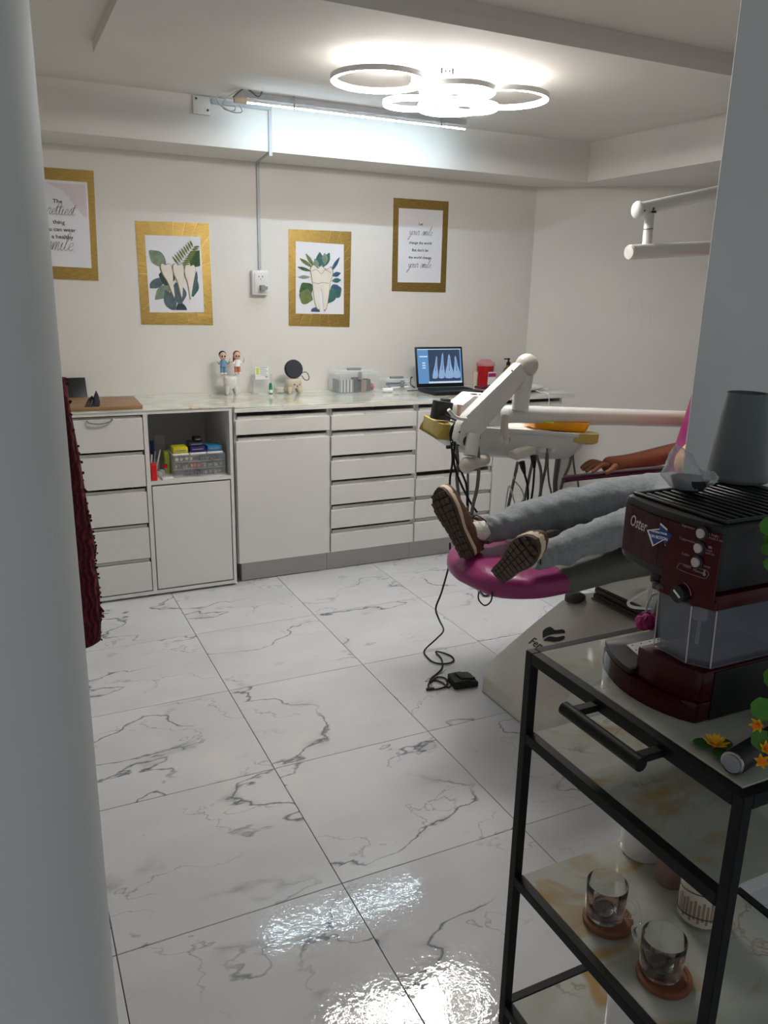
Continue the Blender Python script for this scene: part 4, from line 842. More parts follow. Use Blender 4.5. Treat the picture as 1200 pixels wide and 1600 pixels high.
# the console
P0 = Y(-.76, 688, 669); P1 = Y(-.90, 938, 685); ex = (P1 - P0); L = ex.length; ex = ex.normalized(); ey = Vector((0, 0, 1)).cross(ex).normalized(); ez = ex.cross(ey)
def T(u, v, h): return P0 + ex * (u * L) + ey * (v * .72) + ez * h
def rr2(u0, u1, v0, v1, r, n=6):
    out = []
    for cx_, cy_, a0 in ((u1 - r / L, v1 - r, 0), (u0 + r / L, v1 - r, 90), (u0 + r / L, v0 + r, 180), (u1 - r / L, v0 + r, 270)):
        for k in range(n + 1):
            a = R(a0 + 90 * k / n); out.append((cx_ + r / L * math.cos(a), cy_ + r * math.sin(a)))
    return out
D = .32
b = MB(); b.loft([[T(u, v, h) for u, v in rr2(a0, a1, v0, v1, .06)] for h, a0, a1, v0, v1 in ((-.118, .36, .60, .09, .24), (-.112, .27, .72, .05, .27), (-.10, .13, .86, .03, .29), (-.07, .055, .90, .015, .305), (-.03, .015, .93, .005, .315), (-.004, .01, .975, .0, .32))]); con = b.build('console', M['unit'], unit)
b = MB(); b.loft([[T(u, v, h) for u, v in rr2(a0, a1, v0, v1, .06)] for h, a0, a1, v0, v1 in ((-.003, .0, 1.0, -.006, .326), (.002, -.004, 1.004, -.01, .33), (.014, -.004, 1.004, -.01, .33), (.016, .004, .996, -.004, .322), (.008, .02, .98, .006, .31))]); b.build('tray_rim', M['unit'], con)
b = MB(); b.loft([[T(u, v, h) for u, v in rr2(a0, a1, v0, v1, .06)] for h, a0, a1, v0, v1 in ((-.030, .835, .995, .0, .32), (-.022, .80, 1.008, -.014, .336), (.0168, .80, 1.008, -.014, .336))]); b.build('yellow_tape', M['amber'], con)
b = MB(); b.loft([[T(u, v, h) for u, v in rr2(a0, a1, -.014, .336, .04)] for h, a0, a1 in ((-.045, .0, .04), (-.03, -.004, .045), (.0168, -.006, .075))]); b.build('yellow_tape', M['amber'], con)
b = MB(); b.ball(T(.0, .0, -.03), .005); b.box(T(.215, -.002, -.03), (.045, .006, .007)); b.ball(T(.39, -.012, .006), .005); b.build('console_screws', M['dcable'], con)
# power strip under the console with two plugs
Sa = Y(-.93, 807, 720); Sb = Y(-.93, 838, 709)
sv = (Sb - Sa); sn_ = sv.normalized(); up_ = Vector((0, 1, 0)).cross(sn_).normalized() * -1
if up_.z < 0: up_ = -up_
b = MB(); b.prism([Sa, Sb, Sb + up_ * .028, Sa + up_ * .028], (0, .06, 0), bev=.004); b.build('power_strip', M['unit2'], unit)
for (px, py, qx, qy) in ((815, 722, 820, 741), (833, 712, 835, 732)):
    b = MB(); a_ = Y(-.92, px, py); c_ = Y(-.92, qx, qy); b.tube([a_, a_.lerp(c_, .5), c_], (.013, .011, .005), 10); b.build('power_plug', M['black2'], None, 'black power plug in the strip under the tray, %s of the two' % ('left' if px == 815 else 'right'), 'plug')
for nm, pts in (('left', ((820, 742), (824, 757), (825, 775), (823, 800), (822, 830))), ('right', ((835, 733), (833, 760), (830, 785), (828, 820)))):
    b = MB(); b.tube([Y(-.92 + .01 * i, *p) for i, p in enumerate(pts)], .0045, 8, 5); b.build('power_cord', M['black2'], unit)
# instrument hoses
HG = 'grey instrument hoses under the tray'
hs = [((809, 722), (804, 745), (797, 778), (793, 800), (788, 850)), ((838, 712), (845, 735), (845, 765), (842, 790), (838, 840)), ((854, 700), (853, 728), (846, 760), (842, 785), (838, 820)), ((856, 702), (856, 730), (858, 755), (862, 775), (865, 820)),
      ((871, 702), (869, 725), (866, 752), (866, 775), (864, 810)), ((876, 704), (873, 728), (869, 752), (869, 775), (868, 810)), ((894, 703), (890, 725), (882, 745), (876, 765), (872, 800)), ((895, 703), (896, 722), (899, 742), (903, 755), (905, 790)), ((832, 722), (827, 745), (821, 775), (816, 795), (812, 840))]
for i, h in enumerate(hs):
    b = MB(); b.tube([Y(-.84 + .012 * j, *p) for j, p in enumerate(h)], .0065 if i not in (3, 7) else .0045, 10, 5); b.build('hose', M['hose'], unit)
for px in (846, 862, 884, 900):
    b = MB(); q = Y(-.85, px, 703); b.box(q, (.022, .03, .02), bev=.004); b.build('hose_holder', M['unit'], unit)
b = MB(); b.tube([Y(-.83, *p) for p in ((712, 683), (715, 720), (714, 750), (718, 785), (721, 830))], .007, 10, 5); b.build('hose', M['hose'], unit)
b = MB(); b.tube([Y(-.86, *p) for p in ((743, 682), (747, 705), (748, 735), (745, 765), (738, 795), (736, 830))], .0075, 10, 5); b.build('hose', M['hose'], unit)
b = MB(); b.tube([Y(-.8, *p) for p in ((731, 735), (731, 790), (730, 830))], .005, 8, 5); b.build('hose', M['hose'], unit)
# column and lamp arm (the pole stands behind the partition)
b = MB(); b.tube([(2.52, -.86, .3), (2.52, -.86, 2.2)], .045, 20); b.build('pole', M['unit'], unit)
lampt = thing('operating_lamp_arm', 'white tubular operating lamp arms high on the right, end cap toward the room', 'lamp arm', (2.45, -.95, 1.76))
U0 = Y(-.90, 996, 328); U1 = Y(-.90, 1120, 301); L0 = Y(-.95, 984, 394); L1 = Y(-.95, 1108, 388)
b = MB(); b.tube([U0, U1, U1 + (U1 - U0).normalized() * .40], .027, 22); b.build('upper_arm', M['unit'], lampt)
b = MB(); b.ball(U0 + Vector((-.004, -.004, 0)), (.018, .03, .034), 18, 12); b.build('end_cap', M['plastic'], lampt)
b = MB(); b.tube([Y(-.91, 1015, 335), Y(-.94, 1010, 390)], .0185, 16); b.build('joint_post', M['unit'], lampt)
b = MB(); b.tube([Y(-.925, 1013, 357), Y(-.925, 1013, 358.2)], .0192, 16); b.build('joint_seam', M['dcable'], lampt)
b = MB(); b.tube([L0, L1, L1 + (L1 - L0).normalized() * .35], .029, 22); b.tube([L0 + (L0 - L1).normalized() * .006, L0], .0265, 22); b.build('lower_arm', M['unit'], lampt)
b = MB(); b.box(Y(-.93, 1022, 331), (.018, .01, .009), bev=.002); b.build('latch', M['black'], lampt)
b = MB(); b.ball(Y(-.925, 1007, 329), .004); b.ball(Y(-.925, 1021, 326), .006); b.build('screw', M['dcable'], lampt)

# ================================================================== LOOSE THINGS ON THE CONSOLE
t = thing('instrument_tray', 'orange plastic instrument tray on the right end of the console', 'tray', T(.78, .14, .018))
b = MB(); v0, v1 = .03, .25
b.loft([[T(u, v, h) for u, v in rr2(a0, a1, c0, c1, .03, 4)] for h, a0, a1, c0, c1 in ((.018, .60, .925, v0 + .008, v1 - .008), (.024, .595, .93, v0, v1), (.056, .580, .945, v0 - .01, v1 + .01), (.057, .590, .935, v0, v1), (.026, .605, .92, v0 + .012, v1 - .012))]); b.build('tray', M['orange'], t)
b = MB(); b.tube([T(.82, .10, .027), T(.82, .10, .078)], .004, 8); b.build('probe', M['metal'], None, 'steel probe standing up in the orange tray', 'probe')
b = MB(); b.prism([T(.575, .02, .052), T(.69, .0, .048), T(.675, .05, .072), T(.60, .07, .078)], ez * .004, bev=.001); b.build('lime_sachet', M['lime'], None, 'lime green sachet draped over the left rim of the orange tray', 'sachet')
t = thing('ultrasonic_scaler', 'white ultrasonic scaler box with vents behind the slanted arm', 'scaler', T(.30, .14, .018))
xs = [(.12, .018), (.40, .018), (.40, .12), (.385, .135), (.20, .135), (.125, .085)]
b = MB(); b.prism([T(u, .06, h) for u, h in xs], ey * .15, bev=.006); b.build('housing', M['plastic'], t)
b = MB()
for k in range(3): b.box(T(.22 + .05 * k, .12, .1365), (.022, .035, .0015), Matrix.Rotation(-R(15), 3, 'Z'))
b.box(T(.165, .0555, .068), (.024, .004, .010)); b.build('vent_slots', M['slate'], t)['kind'] = 'stuff'
for (u, h, r_, m) in ((.175, .042, .011, 'black2'), (.235, .052, .015, 'greyw')):
    b = MB(); b.tube([T(u, .062, h), T(u, .035, h - .004)], r_, 12); b.build('connector', M[m], t)
b = MB(); b.tube([T(.235, .034, .046), T(.225, .01, .03), T(.215, -.02, .0), T(.21, -.03, -.05)], .0055, 8, 4); b.build('handpiece_cord', M['unit2'], t)
b = MB(); b.box(T(.030, .10, .062), (.078, .04, .075), Matrix.Rotation(R(9), 3, 'Y'), bev=.004); b.build('adapter', M['black'], None, 'large black power adapter standing on the left end of the console', 'adapter')
b = MB(); b.box(T(.092, .22, .062), (.032, .045, .08), Matrix.Rotation(R(-8), 3, 'Z'), bev=.004); b.build('adapter', M['black'], None, 'smaller black adapter box between the large adapter and scaler', 'adapter')
b = MB(); b.tube([T(.112, .03, .03), T(.108, .03, .088)], .0085, 12); b.tube([T(.108, .03, .088), T(.108, .03, .097)], .0105, 12); b.build('saliva_tip', M['face'], None, 'short flesh-coloured tube standing beside the scaler', 'tube')
b = MB()
for k in range(4):
    r_ = .026 + .004 * k; c_ = T(.10 - .006 * k, -.045 - .004 * k, -.012); b.tube([c_ + ex * (r_ * math.cos(a * .5236) * .8) + ez * (r_ * 1.35 * math.sin(a * .5236)) for a in range(12)], .0032, 6, closed=True)
b.tube([T(.04, .07, .05), T(.05, .02, .045), T(.10, -.04, .03), T(.14, -.05, .0), T(.10, -.045, -.06)], .0035, 6, 5); b.build('coiled_cord', M['black2'], unit)
b = MB(); b.box(T(.045, -.05, -.068), (.022, .012, .014), bev=.003); b.build('plug_head', M['slate'], unit)
for i, pts in enumerate((((705, 690), (707, 720), (703, 750), (704, 780), (709, 806)), ((711, 690), (709, 715), (712, 735), (722, 760), (735, 785), (745, 800)), ((708, 705), (722, 740), (729, 760), (730, 790)))):
    b = MB(); b.tube([Y(-.885 + .012 * j, *p) for j, p in enumerate(pts)], .0045, 8, 5); b.build('black_cord', M['black2'], unit)
b = MB(); b.tube([Y(-.83, *p) for p in ((809, 735), (803, 748), (815, 765), (818, 780), (806, 788), (800, 770), (795, 760), (790, 790), (787, 820))], .003, 6, 5); b.build('white_cord', M['plastic'], unit)
# foot pedal and its cord
q = Z(.004, 722, 1068)
t = thing('foot_pedal', 'small black foot pedal on the floor tiles', 'pedal', q)
rp = Matrix.Rotation(R(-8), 4, 'Z'); b = MB()
def pp(x, y, z): return q + (rp @ Vector((x, y, z)))
b.prism([pp(-.052, -.045, .0), pp(.055, -.045, .0), pp(.055, -.045, .022), pp(.0, -.045, .038), pp(-.052, -.045, .034)], rp @ Vector((0, .085, 0)), bev=.004); b.build('body', M['black2'], t)
b = MB(); b.box(pp(.01, 0, .036), (.07, .06, .006), Matrix.Rotation(R(10), 3, 'Y'), bev=.002); b.build('tread_plate', M['black'], t)
cp = [Y(-.86, 703, 850), Y(-.87, 702, 885), Y(-.90, 690, 935), Y(-.93, 682, 960), Y(-.95, 690, 982), Z(.12, 688, 992)]
cp = [Y(-.90, 703, 848), Y(-.91, 702, 880), Y(-.93, 690, 925), Y(-.95, 681, 950), Y(-.95, 686, 968), Z(.10, 693, 985), Z(.05, 682, 998), Z(.006, 664, 1015), Z(.006, 665, 1024), Z(.006, 678, 1035), Z(.006, 697, 1037), Z(.006, 709, 1032), Z(.006, 703, 1024), Z(.01, 681, 1018), Z(.006, 690, 1030), Z(.006, 690, 1045), Z(.006, 674, 1060)]
cp += [Z(.006, *p) for p in ((672, 1066), (684, 1058), (697, 1061), (697, 1072), (680, 1077), (669, 1073), (675, 1063), (690, 1066), (700, 1074))] + [Z(.012, 705, 1071)]
b = MB(); b.tube(cp, .0038, 8, 5); b.build('pedal_cord', M['black2'], t)
b = MB(); b.tube([Z(.008, 666, 1077), Z(.008, 678, 1076)], .006, 8); b.build('cord_tip', M['black2'], t)

# ================================================================== PATIENT
def skin_mesh(chains, sub=2, noise=0.0, ns=8.0, merge=None):
    """chains: list of [(pos, radius), ...]; first chain is root; a chain may start with ('at', index) of an earlier vertex"""
    vs, rs, es = [], [], []
    for ch in chains:
        prev = None
        for it in ch:
            if it[0] == 'at': prev = it[1]; continue
            vs.append(Vector(it[0])); rs.append(it[1]); k = len(vs) - 1
            if prev is not None: es.append((prev, k))
            prev = k
    me = bpy.data.meshes.new('sk'); me.from_pydata(vs, es, []); o = bpy.data.objects.new('sk', me); COL.objects.link(o)
    md = o.modifiers.new('skin', 'SKIN'); md.use_smooth_shade = True
    lay = me.skin_vertices[0].data
    for i, r in enumerate(rs):
        lay[i].radius = r if hasattr(r, '__len__') else (r, r)
    roots = {0}
    seen = set()
    adj = {i: [] for i in range(len(vs))}
    for a_, c_ in es: adj[a_].append(c_); adj[c_].append(a_)
    for i in range(len(vs)):
        if i not in seen:
            lay[i].use_root = True; st = [i]
            while st:
                k = st.pop()
                if k in seen: continue
                seen.add(k); st += adj[k]
    ss = o.modifiers.new('sub', 'SUBSURF'); ss.levels = sub; ss.render_levels = sub
    bpy.context.view_layer.update()
    ev = bpy.data.meshes.new_from_object(o.evaluated_get(bpy.context.evaluated_depsgraph_get()))
    bpy.data.objects.remove(o); bm = bmesh.new(); bm.from_mesh(ev); bpy.data.meshes.remove(ev)
    if noise:
        bm.normal_update()
        for v in bm.verts:
            p = Vector((v.co.x * ns * 1.3 + v.co.z * ns * .8, v.co.y * ns * .7, v.co.z * ns * .7)); v.co += v.normal * noise * (mnoise.noise(p) + .5 * mnoise.noise(p * 2.3))
    b = MB(); b.bm.free(); b.bm = bm; return b
person = thing('person', 'patient in grey jeans, peach shirt and brown shoes reclining on the dental chair', 'person', (1.75, CY, .72))
FA = Vector((.835, -1.130, .738)); NA = Vector((.835, -1.430, .732))
HPz = .80
body = [
    [((1.79, CY, .82), .11), ((1.87, CY, .95), .10), ((1.97, CY, 1.12), .10), ((2.04, CY, 1.28), .10), ((2.02, CY, 1.38), .06), ((2.045, CY, 1.44), .052), ((2.03, CY, 1.51), .075), ((2.025, CY, 1.57), .085), ((2.035, CY, 1.63), .06)],
    [('at', 3), ((2.05, -1.04, 1.31), .055), ((2.08, -.965, 1.12), .047), ((2.07, -.94, .94), .045), ((1.90, -.90, arm_z + .052), .046), ((1.72, -.893, arm_z + .040), .033), ((1.64, -.89, arm_z + .036), (.037, .022)), ((1.585, -.888, arm_z + .034), (.040, .018))],
    [('at', 3), ((2.00, -1.36, 1.31), .055), ((2.03, -1.45, 1.12), .045), ((2.05, -1.48, .96), .040), ((1.94, -1.42, .98), .034), ((1.86, -1.36, 1.01), .025), ((1.80, -1.32, 1.02), (.028, .018)), ((1.77, -1.29, 1.02), (.032, .014))],
]
hx, hz = 1.58, arm_z + .036
for k, (dy, ln) in enumerate(((-.035, .072), (-.012, .086), (.012, .081), (.034, .064))):
    body.append([((hx + .02, -.888 + dy * .8, hz), .0125), ((hx - .018, -.888 + dy, hz + .010), .0115), ((hx - .018 - ln * .45, -.888 + dy * 1.15, hz - .002), .0105), ((hx - .018 - ln * .85, -.888 + dy * 1.2, hz - .022), .0092)])
body.append([((1.64, -.918, hz - .002), .015), ((1.605, -.942, hz - .006), .013), ((1.575, -.955, hz - .014), .0115), ((1.552, -.954, hz - .022), .010)])
for k, (dy, ln) in enumerate(((-.028, .06), (-.009, .07), (.011, .068), (.029, .055))):
    body.append([((1.78, -1.30 + dy * .8, 1.02), .0105), ((1.765, -1.27 + dy * .5, 1.022 + dy * .8), .0095), ((1.76, -1.27 + ln * .45, 1.02 + dy), .0085), ((1.765, -1.27 + ln * .8, 1.015 + dy), .0075)])
body.append([((1.82, -1.32, 1.03), .012), ((1.79, -1.28, 1.06), .011), ((1.78, -1.25, 1.08), .009)])
b = skin_mesh(body, 2)
b.box((1.955, CY, 1.555), (.03, .024, .035), Matrix.Rotation(R(-20), 3, 'Y'), bev=.01, seg=3)   # nose
b.tube([(1.965, CY - .025, 1.515), (1.955, CY, 1.513), (1.965, CY + .025, 1.515)], .006, 8, 3)   # lips
for s_ in (-1, 1): b.ball((2.045, CY + s_ * .083, 1.56), (.018, .01, .03))
b.build('body', M['skin'], person, ang=180)
for s_ in (-1, 1): b = MB(); b.ball((1.958, CY + s_ * .032, 1.575), (.008, .014, .007)); b.build('eye', M['white'], person)
b = MB(); b.ball((2.055, CY, 1.61), (.088, .09, .075), 20, 12); b.build('hair', M['hair'], person)
# shirt
sh = [[((1.78, CY, .85), .14), ((1.88, CY, .94), .115), ((1.97, CY, 1.10), .115), ((2.04, CY, 1.27), .12), ((2.08, CY, 1.37), .07)],
      [('at', 3), ((2.05, -1.04, 1.31), .075), ((2.08, -.975, 1.14), .066), ((2.08, -.95, 1.02), .064)],
      [('at', 3), ((2.00, -1.36, 1.31), .078), ((2.03, -1.44, 1.14), .068), ((2.04, -1.465, 1.05), .066)]]
b = skin_mesh(sh, 2, .008, 14); b.build('shirt', M['shirt'], person, ang=180)
# jeans
jn = [[((1.80, CY, .80), .135), ((1.70, CY + .03, .785), .13)],
      [('at', 1), ((1.60, -1.12, .80), .096), ((1.45, -1.125, .80), .088), ((1.30, -1.13, .795), .082), ((1.15, -1.13, .785), .074), ((1.02, -1.13, .765), .064), ((.93, -1.13, .746), .058), ((.845, -1.13, .740), .054), ((.835, -1.13, .740), .046)],
      [('at', 1), ((1.62, -1.32, .785), .095), ((1.48, -1.37, .785), .086), ((1.36, -1.39, .782), .079), ((1.22, -1.405, .772), .071), ((1.09, -1.415, .757), .064), ((.99, -1.425, .741), .058), ((.850, -1.43, .733), .053), ((.840, -1.43, .733), .046)]]
b = skin_mesh(jn, 3, .013, 15); b.build('jeans', M['jeans'], person, ang=180)
for P_ in (FA, NA + Vector((.03, 0, 0))):
    b = MB(); b.tube([P_ + Vector((.03, 0, .002)), P_ + Vector((-.045, 0, 0))], .040, 18); b.build('sock', M['sock'], person)
# shoes: local frame X toe, Y lateral, Z up from the sole
def shoe(heel, toe, outn, side):
    x_ = Vector(toe).normalized(); z_ = -(Vector(outn) - x_ * Vector(outn).dot(x_)).normalized(); y_ = z_.cross(x_)
    Mt = Matrix(((x_.x, y_.x, z_.x, heel[0]), (x_.y, y_.y, z_.y, heel[1]), (x_.z, y_.z, z_.z, heel[2]), (0, 0, 0, 1)))
    L_ = .285
    def wid(s): # outline half widths (inner, outer)
        pts = [(0, .0), (.03, .024), (.1, .034), (.25, .034), (.4, .035), (.55, .044), (.7, .051), (.82, .049), (.92, .037), (.97, .022), (1, .0)]
        for (a, wa), (c, wc) in zip(pts, pts[1:]):
            if s <= c: return wa + (wc - wa) * (s - a) / (c - a)
        return 0
    def outline(k=1.0, n=28, rock=0):
        S = [.5 - .5 * math.cos(math.pi * i / n) for i in range(n + 1)]
        up = [(s * L_, wid(s) * k) for s in S]; dn = [(s * L_, -wid(s) * k * .95) for s in S[1:-1]][::-1]
        return up + dn
    def roll(x): u = x / L_; return .022 * max(0, (u - .72) / .28) ** 2 + .010 * max(0, (.12 - u) / .12) ** 2
    def layer(z0, z1, k0, k1, name, m, par):
        bb = MB(); bb.loft([[Mt @ Vector((x, y, z + roll(x))) for x, y in outline(k)] for z, k in ((z0, k0 * .96), (z0 + .003, k0), (z1 - .003, k1), (z1, k1 * .98))]); return bb.build(name, m, par, ang=60)
    s_ = layer(.0, .012, 1.0, 1.04, 'sole', M['sole'], person)
    # tread blocks
    bb = MB()
    for i in range(11):
        xa = .016 + i * .0255; 
        for j in (-1, 1):
            ww = wid((xa + .01) / L_) * .93
            if ww < .012: continue
            for q in range(2):
                y0 = j * ww * (.06 + .47 * q); y1 = j * ww * (.47 + .47 * q)
                c = Mt @ Vector((xa + .0105, (y0 + y1) / 2, -.002 + roll(xa + .01)))
                bb.box(c, (.020, abs(y1 - y0), .005), Mt.to_3x3() @ Matrix.Rotation(.12 * j, 3, 'Z'))
    tr = bb.build('tread', M['sole'], s_, smooth=False); tr['kind'] = 'stuff'
    layer(.0122, .034, 1.05, 1.0, 'midsole', M['midsole'], person)
    # upper
    secs = []
    for s, w0, h, rx in ((.02, .026, .055, 0), (.08, .034, .085, 0), (.2, .036, .092, 0), (.34, .037, .086, 0), (.46, .040, .078, 0), (.6, .046, .064, 0), (.74, .050, .052, 0), (.86, .045, .044, 0), (.95, .028, .034, 0), (.985, .012, .02, 0)):
        sec = []
        for k in range(20):
            a = math.pi * 2 * k / 20; c, sn2 = math.cos(a), math.sin(a)
            yy = w0 * math.copysign(abs(c) ** .8, c) * (1 - .35 * max(0, sn2) * (1 if s < .5 else .4)); zq = .030 + (h * max(0, sn2) ** .8 if sn2 > 0 else sn2 * .004)
            sec.append(Mt @ Vector((s * L_, yy, zq + roll(s * L_))))
        secs.append(sec)
    bb = MB(); bb.loft(secs); up = bb.build('upper', M['shoe'], person, ang=60)
    bb = MB()
    bb.tube([Mt @ Vector(v) for v in ((.015, .028, .105), (.05, .033, .122), (.10, .030, .122), (.128, .0, .112), (.10, -.030, .122), (.05, -.033, .122), (.015, -.028, .105), (.004, 0, .10))], .0065, 8, 4, closed=False); bb.build('collar', M['shoe'], up)
    for i in range(5):
        x = .125 + i * .022; h = .030 + .083 - i * .0075
        bb = MB(); bb.tube([Mt @ Vector((x - .006, .026, h - .012)), Mt @ Vector((x, .012, h + .001)), Mt @ Vector((x + .003, -.012, h + .001)), Mt @ Vector((x - .006, -.026, h - .012))], .0028, 6, 3); bb.build('lace', M['lace'], up)
    for sg in (-1, 1):
        bb = MB(); bb.tube([Mt @ Vector(v) for v in ((.125, 0, .116), (.115, sg * .02, .128), (.09, sg * .045, .126), (.105, sg * .055, .11), (.128, sg * .03, .112), (.126, 0, .116))], .0022, 6, 4); bb.build('lace_bow', M['lace'], up)
shoe(Vector((.745, -1.190, .655)), (-.33, .37, .87), (-.87, -.40, -.17), 1)
shoe(Vector((.716, -1.405, .662)), (-.06, -.74, .67), (-.93, -.2, -.30), -1)

# ================================================================== CART
ZT = .95
cx0, cx1, cy0, cy1 = .122, .50, -2.885, -2.41
SH = [.95, .785, .461, .137]
cart = thing('serving_cart', 'black steel serving cart with four onyx-look glass shelves beside the partition', 'cart', ((cx0 + cx1) / 2, (cy0 + cy1) / 2, 0))
for (xx, yy) in ((cx0, cy0), (cx0, cy1), (cx1, cy0), (cx1, cy1)):
    b = MB(); b.b2((xx - .0095, yy - .0095, .075), (xx + .0095, yy + .0095, ZT), bev=.0015, seg=1); lg = b.build('leg', M['cart'], cart, smooth=False)
    b = MB(); b.tube([(xx, yy, .055), (xx, yy, .076)], .008, 10); b.b2((xx - .013, yy - .018, .036), (xx + .013, yy + .018, .058), bev=.003); b.tube([(xx - .010, yy, .026), (xx + .010, yy, .026)], .026, 20); b.build('caster', M['black2'], lg)
for i, z in enumerate(SH):
    h = .022
    for (p, q) in [r_ for j_, r_ in enumerate((((cx0 - .0095, cy0 + .0096, z - h), (cx0 + .0095, cy1 - .0096, z)), ((cx1 - .0095, cy0 + .0096, z - h), (cx1 + .0095, cy1 - .0096, z)), ((cx0 + .0096, cy0 - .0095, z - h), (cx1 - .0096, cy0 + .0095, z)), ((cx0 + .0096, cy1 - .0095, z - h), (cx1 - .0096, cy1 + .0095, z)))) if j_ < 2 or i in (0, 3)]:
        b = MB(); b.b2(p, q, bev=.0012, seg=1); b.build('rail', M['cart'], cart, smooth=False)
    b = MB(); b.b2((cx0 + .0100, cy0 + .0100, z - .007), (cx1 - .0100, cy1 - .0100, z - .0012 if i else z + .0008), bev=.001, seg=1); b.build('glass_shelf', M['shelf'], cart, smooth=False)
ha = X(cx0, 945, 1100); hb = X(cx0, 1028, 1158); hz_ = ZT - .014; hy0, hy1 = -2.60, -2.745
for yy in (hy0, hy1): b = MB(); b.b2((cx0 - .058, yy - .008, hz_ - .006), (cx0 - .0097, yy + .008, hz_ + .006), bev=.001); hd = b.build('handle_bracket', M['cart'], cart, smooth=False)
b = MB(); b.tube([(cx0 - .062, hy0 + .016, hz_), (cx0 - .062, hy1 - .016, hz_)], .0115, 18); b.build('handle_bar', M['cart'], hd)
TT = ZT + .0012
# ------------------------------------------------------------------ coffee machine
mx, my0, my1 = .205, -2.728, -2.518      # front plane x, right side y0 (near), left side y1
mc = thing('coffee_machine', 'maroon and black espresso machine with clear milk tank on the cart', 'coffee machine', (mx + .14, (my0 + my1) / 2, TT))
mb = mx + .285
def fbulge(y): u = (y - (my0 + my1) / 2) / ((my1 - my0) / 2); return -.030 * (1 - u * u)
def plate(z0, z1, xo, y0, y1, xb, bulge=1.0, n=10, bev=.004):
    P = [(mx + xo + fbulge(y0 + (y1 - y0) * k / n) * bulge, y0 + (y1 - y0) * k / n, z0) for k in range(n + 1)] + [(xb, y1, z0), (xb, y0, z0)]
    b = MB(); b.prism(P, (0, 0, z1 - z0), bev=bev); return b
ys = -2.612      # step between drip tray side and tank side
plate(TT, TT + .034, -.008, my0, my1 + .016, mb, 1).build('base_shell', M['red'], mc)
plate(TT + .0345, TT + .044, -.006, ys + .002, my1 + .016, mb - .1, 1, bev=.002).build('drip_tray', M['black'], mc)
b = MB(); b.prism([(mx + .006, ys + .008, TT + .0445), (mx + .022, my1 - .018, TT + .0445), (mx + .115, my1 - .018, TT + .0445), (mx + .115, ys + .008, TT + .0445)], (0, 0, .0018)); gr = b.build('drip_grate', M['plastic'], mc, smooth=False)
b = MB()
for i in range(5):
    for j in range(4): b.tube([(mx + .022 + .02 * i + .008 * (j % 2), ys + .016 + .018 * j, TT + .0460), (mx + .022 + .02 * i + .008 * (j % 2), ys + .016 + .018 * j, TT + .0468)], .0017, 6)
o = b.build('drain_holes', M['black'], gr); o['kind'] = 'stuff'
plate(TT + .0345, TT + .086, -.004, my0, ys, mb - .02, .8).build('tank_seat', M['red'], mc)
plate(TT + .02, TT + .028, -.0065, my0 + .01, ys - .005, mx + .05, 1.0, bev=.001).build('base_groove', M['black'], mc)
b = MB(); b.b2((mx + .10, ys + .002, TT + .0445), (mb, my1, TT + .225), bev=.004); b.b2((mx + .20, my0 + .001, TT + .0865), (mb, ys, TT + .225), bev=.004); b.b2((mx + .02, my0 - .0016, TT + .002), (mb, my0 - .0002, TT + .0835)); b.build('body_back', M['black'], mc)
b = MB(); b.b2((mx + .03, ys + .035, TT + .185), (mx + .10, my1 - .02, TT + .222), bev=.01); b.tube([(mx + .06, ys + .06, TT + .186), (mx + .06, ys + .06, TT + .165)], .012, 14); b.build('brew_group', M['black'], mc)
# head
zh0, zh1 = TT + .214, TT + .318
hd = plate(zh0, zh1, .0, my0, my1, mb, .55, bev=.008).build('head_housing', M['black'], mc)
def hp(y, z, l=0.0):
    u = (y - (my0 + my1) / 2) / ((my1 - my0) / 2); return Vector((mx - .030 * .55 * (1 - u * u) - l, y, z))
def panel(ya, yb, z0, z1, l, th, name, m, par, n=8, skew=0.0):
    b = MB(); A = [hp(ya + (yb - ya) * k / n, z0, l) for k in range(n + 1)]; Bq = [hp(ya + (yb - ya) * k / n, z1, l) for k in range(n + 1)]
    v = A + Bq + [p + Vector((-th, 0, 0)) for p in A] + [p + Vector((-th, 0, 0)) for p in Bq]; m1 = n + 1; f = []
    for k in range(n): f += [(k, k + 1, m1 + k + 1, m1 + k), (2 * m1 + k, 3 * m1 + k, 3 * m1 + k + 1, 2 * m1 + k + 1), (m1 + k, m1 + k + 1, 3 * m1 + k + 1, 3 * m1 + k), (k, 2 * m1 + k, 2 * m1 + k + 1, k + 1)]
    f += [(0, m1, 3 * m1, 2 * m1), (n, 2 * m1 + n, 3 * m1 + n, m1 + n)]
    b.add(v, f); return b.build(name, m, par, ang=30)
ym = -2.636
pl_ = panel(ym, my1 - .010, zh0 + .012, zh1 - .012, .0004, .002, 'front_panel', M['red'], mc)
pr_ = panel(my0 + .002, ym - .0006, zh0 - .012, zh1 - .012, .0004, .003, 'control_panel', M['redd'], mc)
panel(-2.622, -2.586, zh0 + .0125, zh1 - .0125, .0026, .0003, 'dark_stripe', M['red'], pl_)
b = MB(); b.b2((mx + .01, ym + .004, zh0 - .012), (mb, my1 - .004, zh0 - .0005), bev=.004); b.build('head_lip', M['black'], mc)
panel(my0 + .002, ys - .002, TT + .186, TT + .2, -.006, .004, 'tank_lid_front', M['redd'], mc)
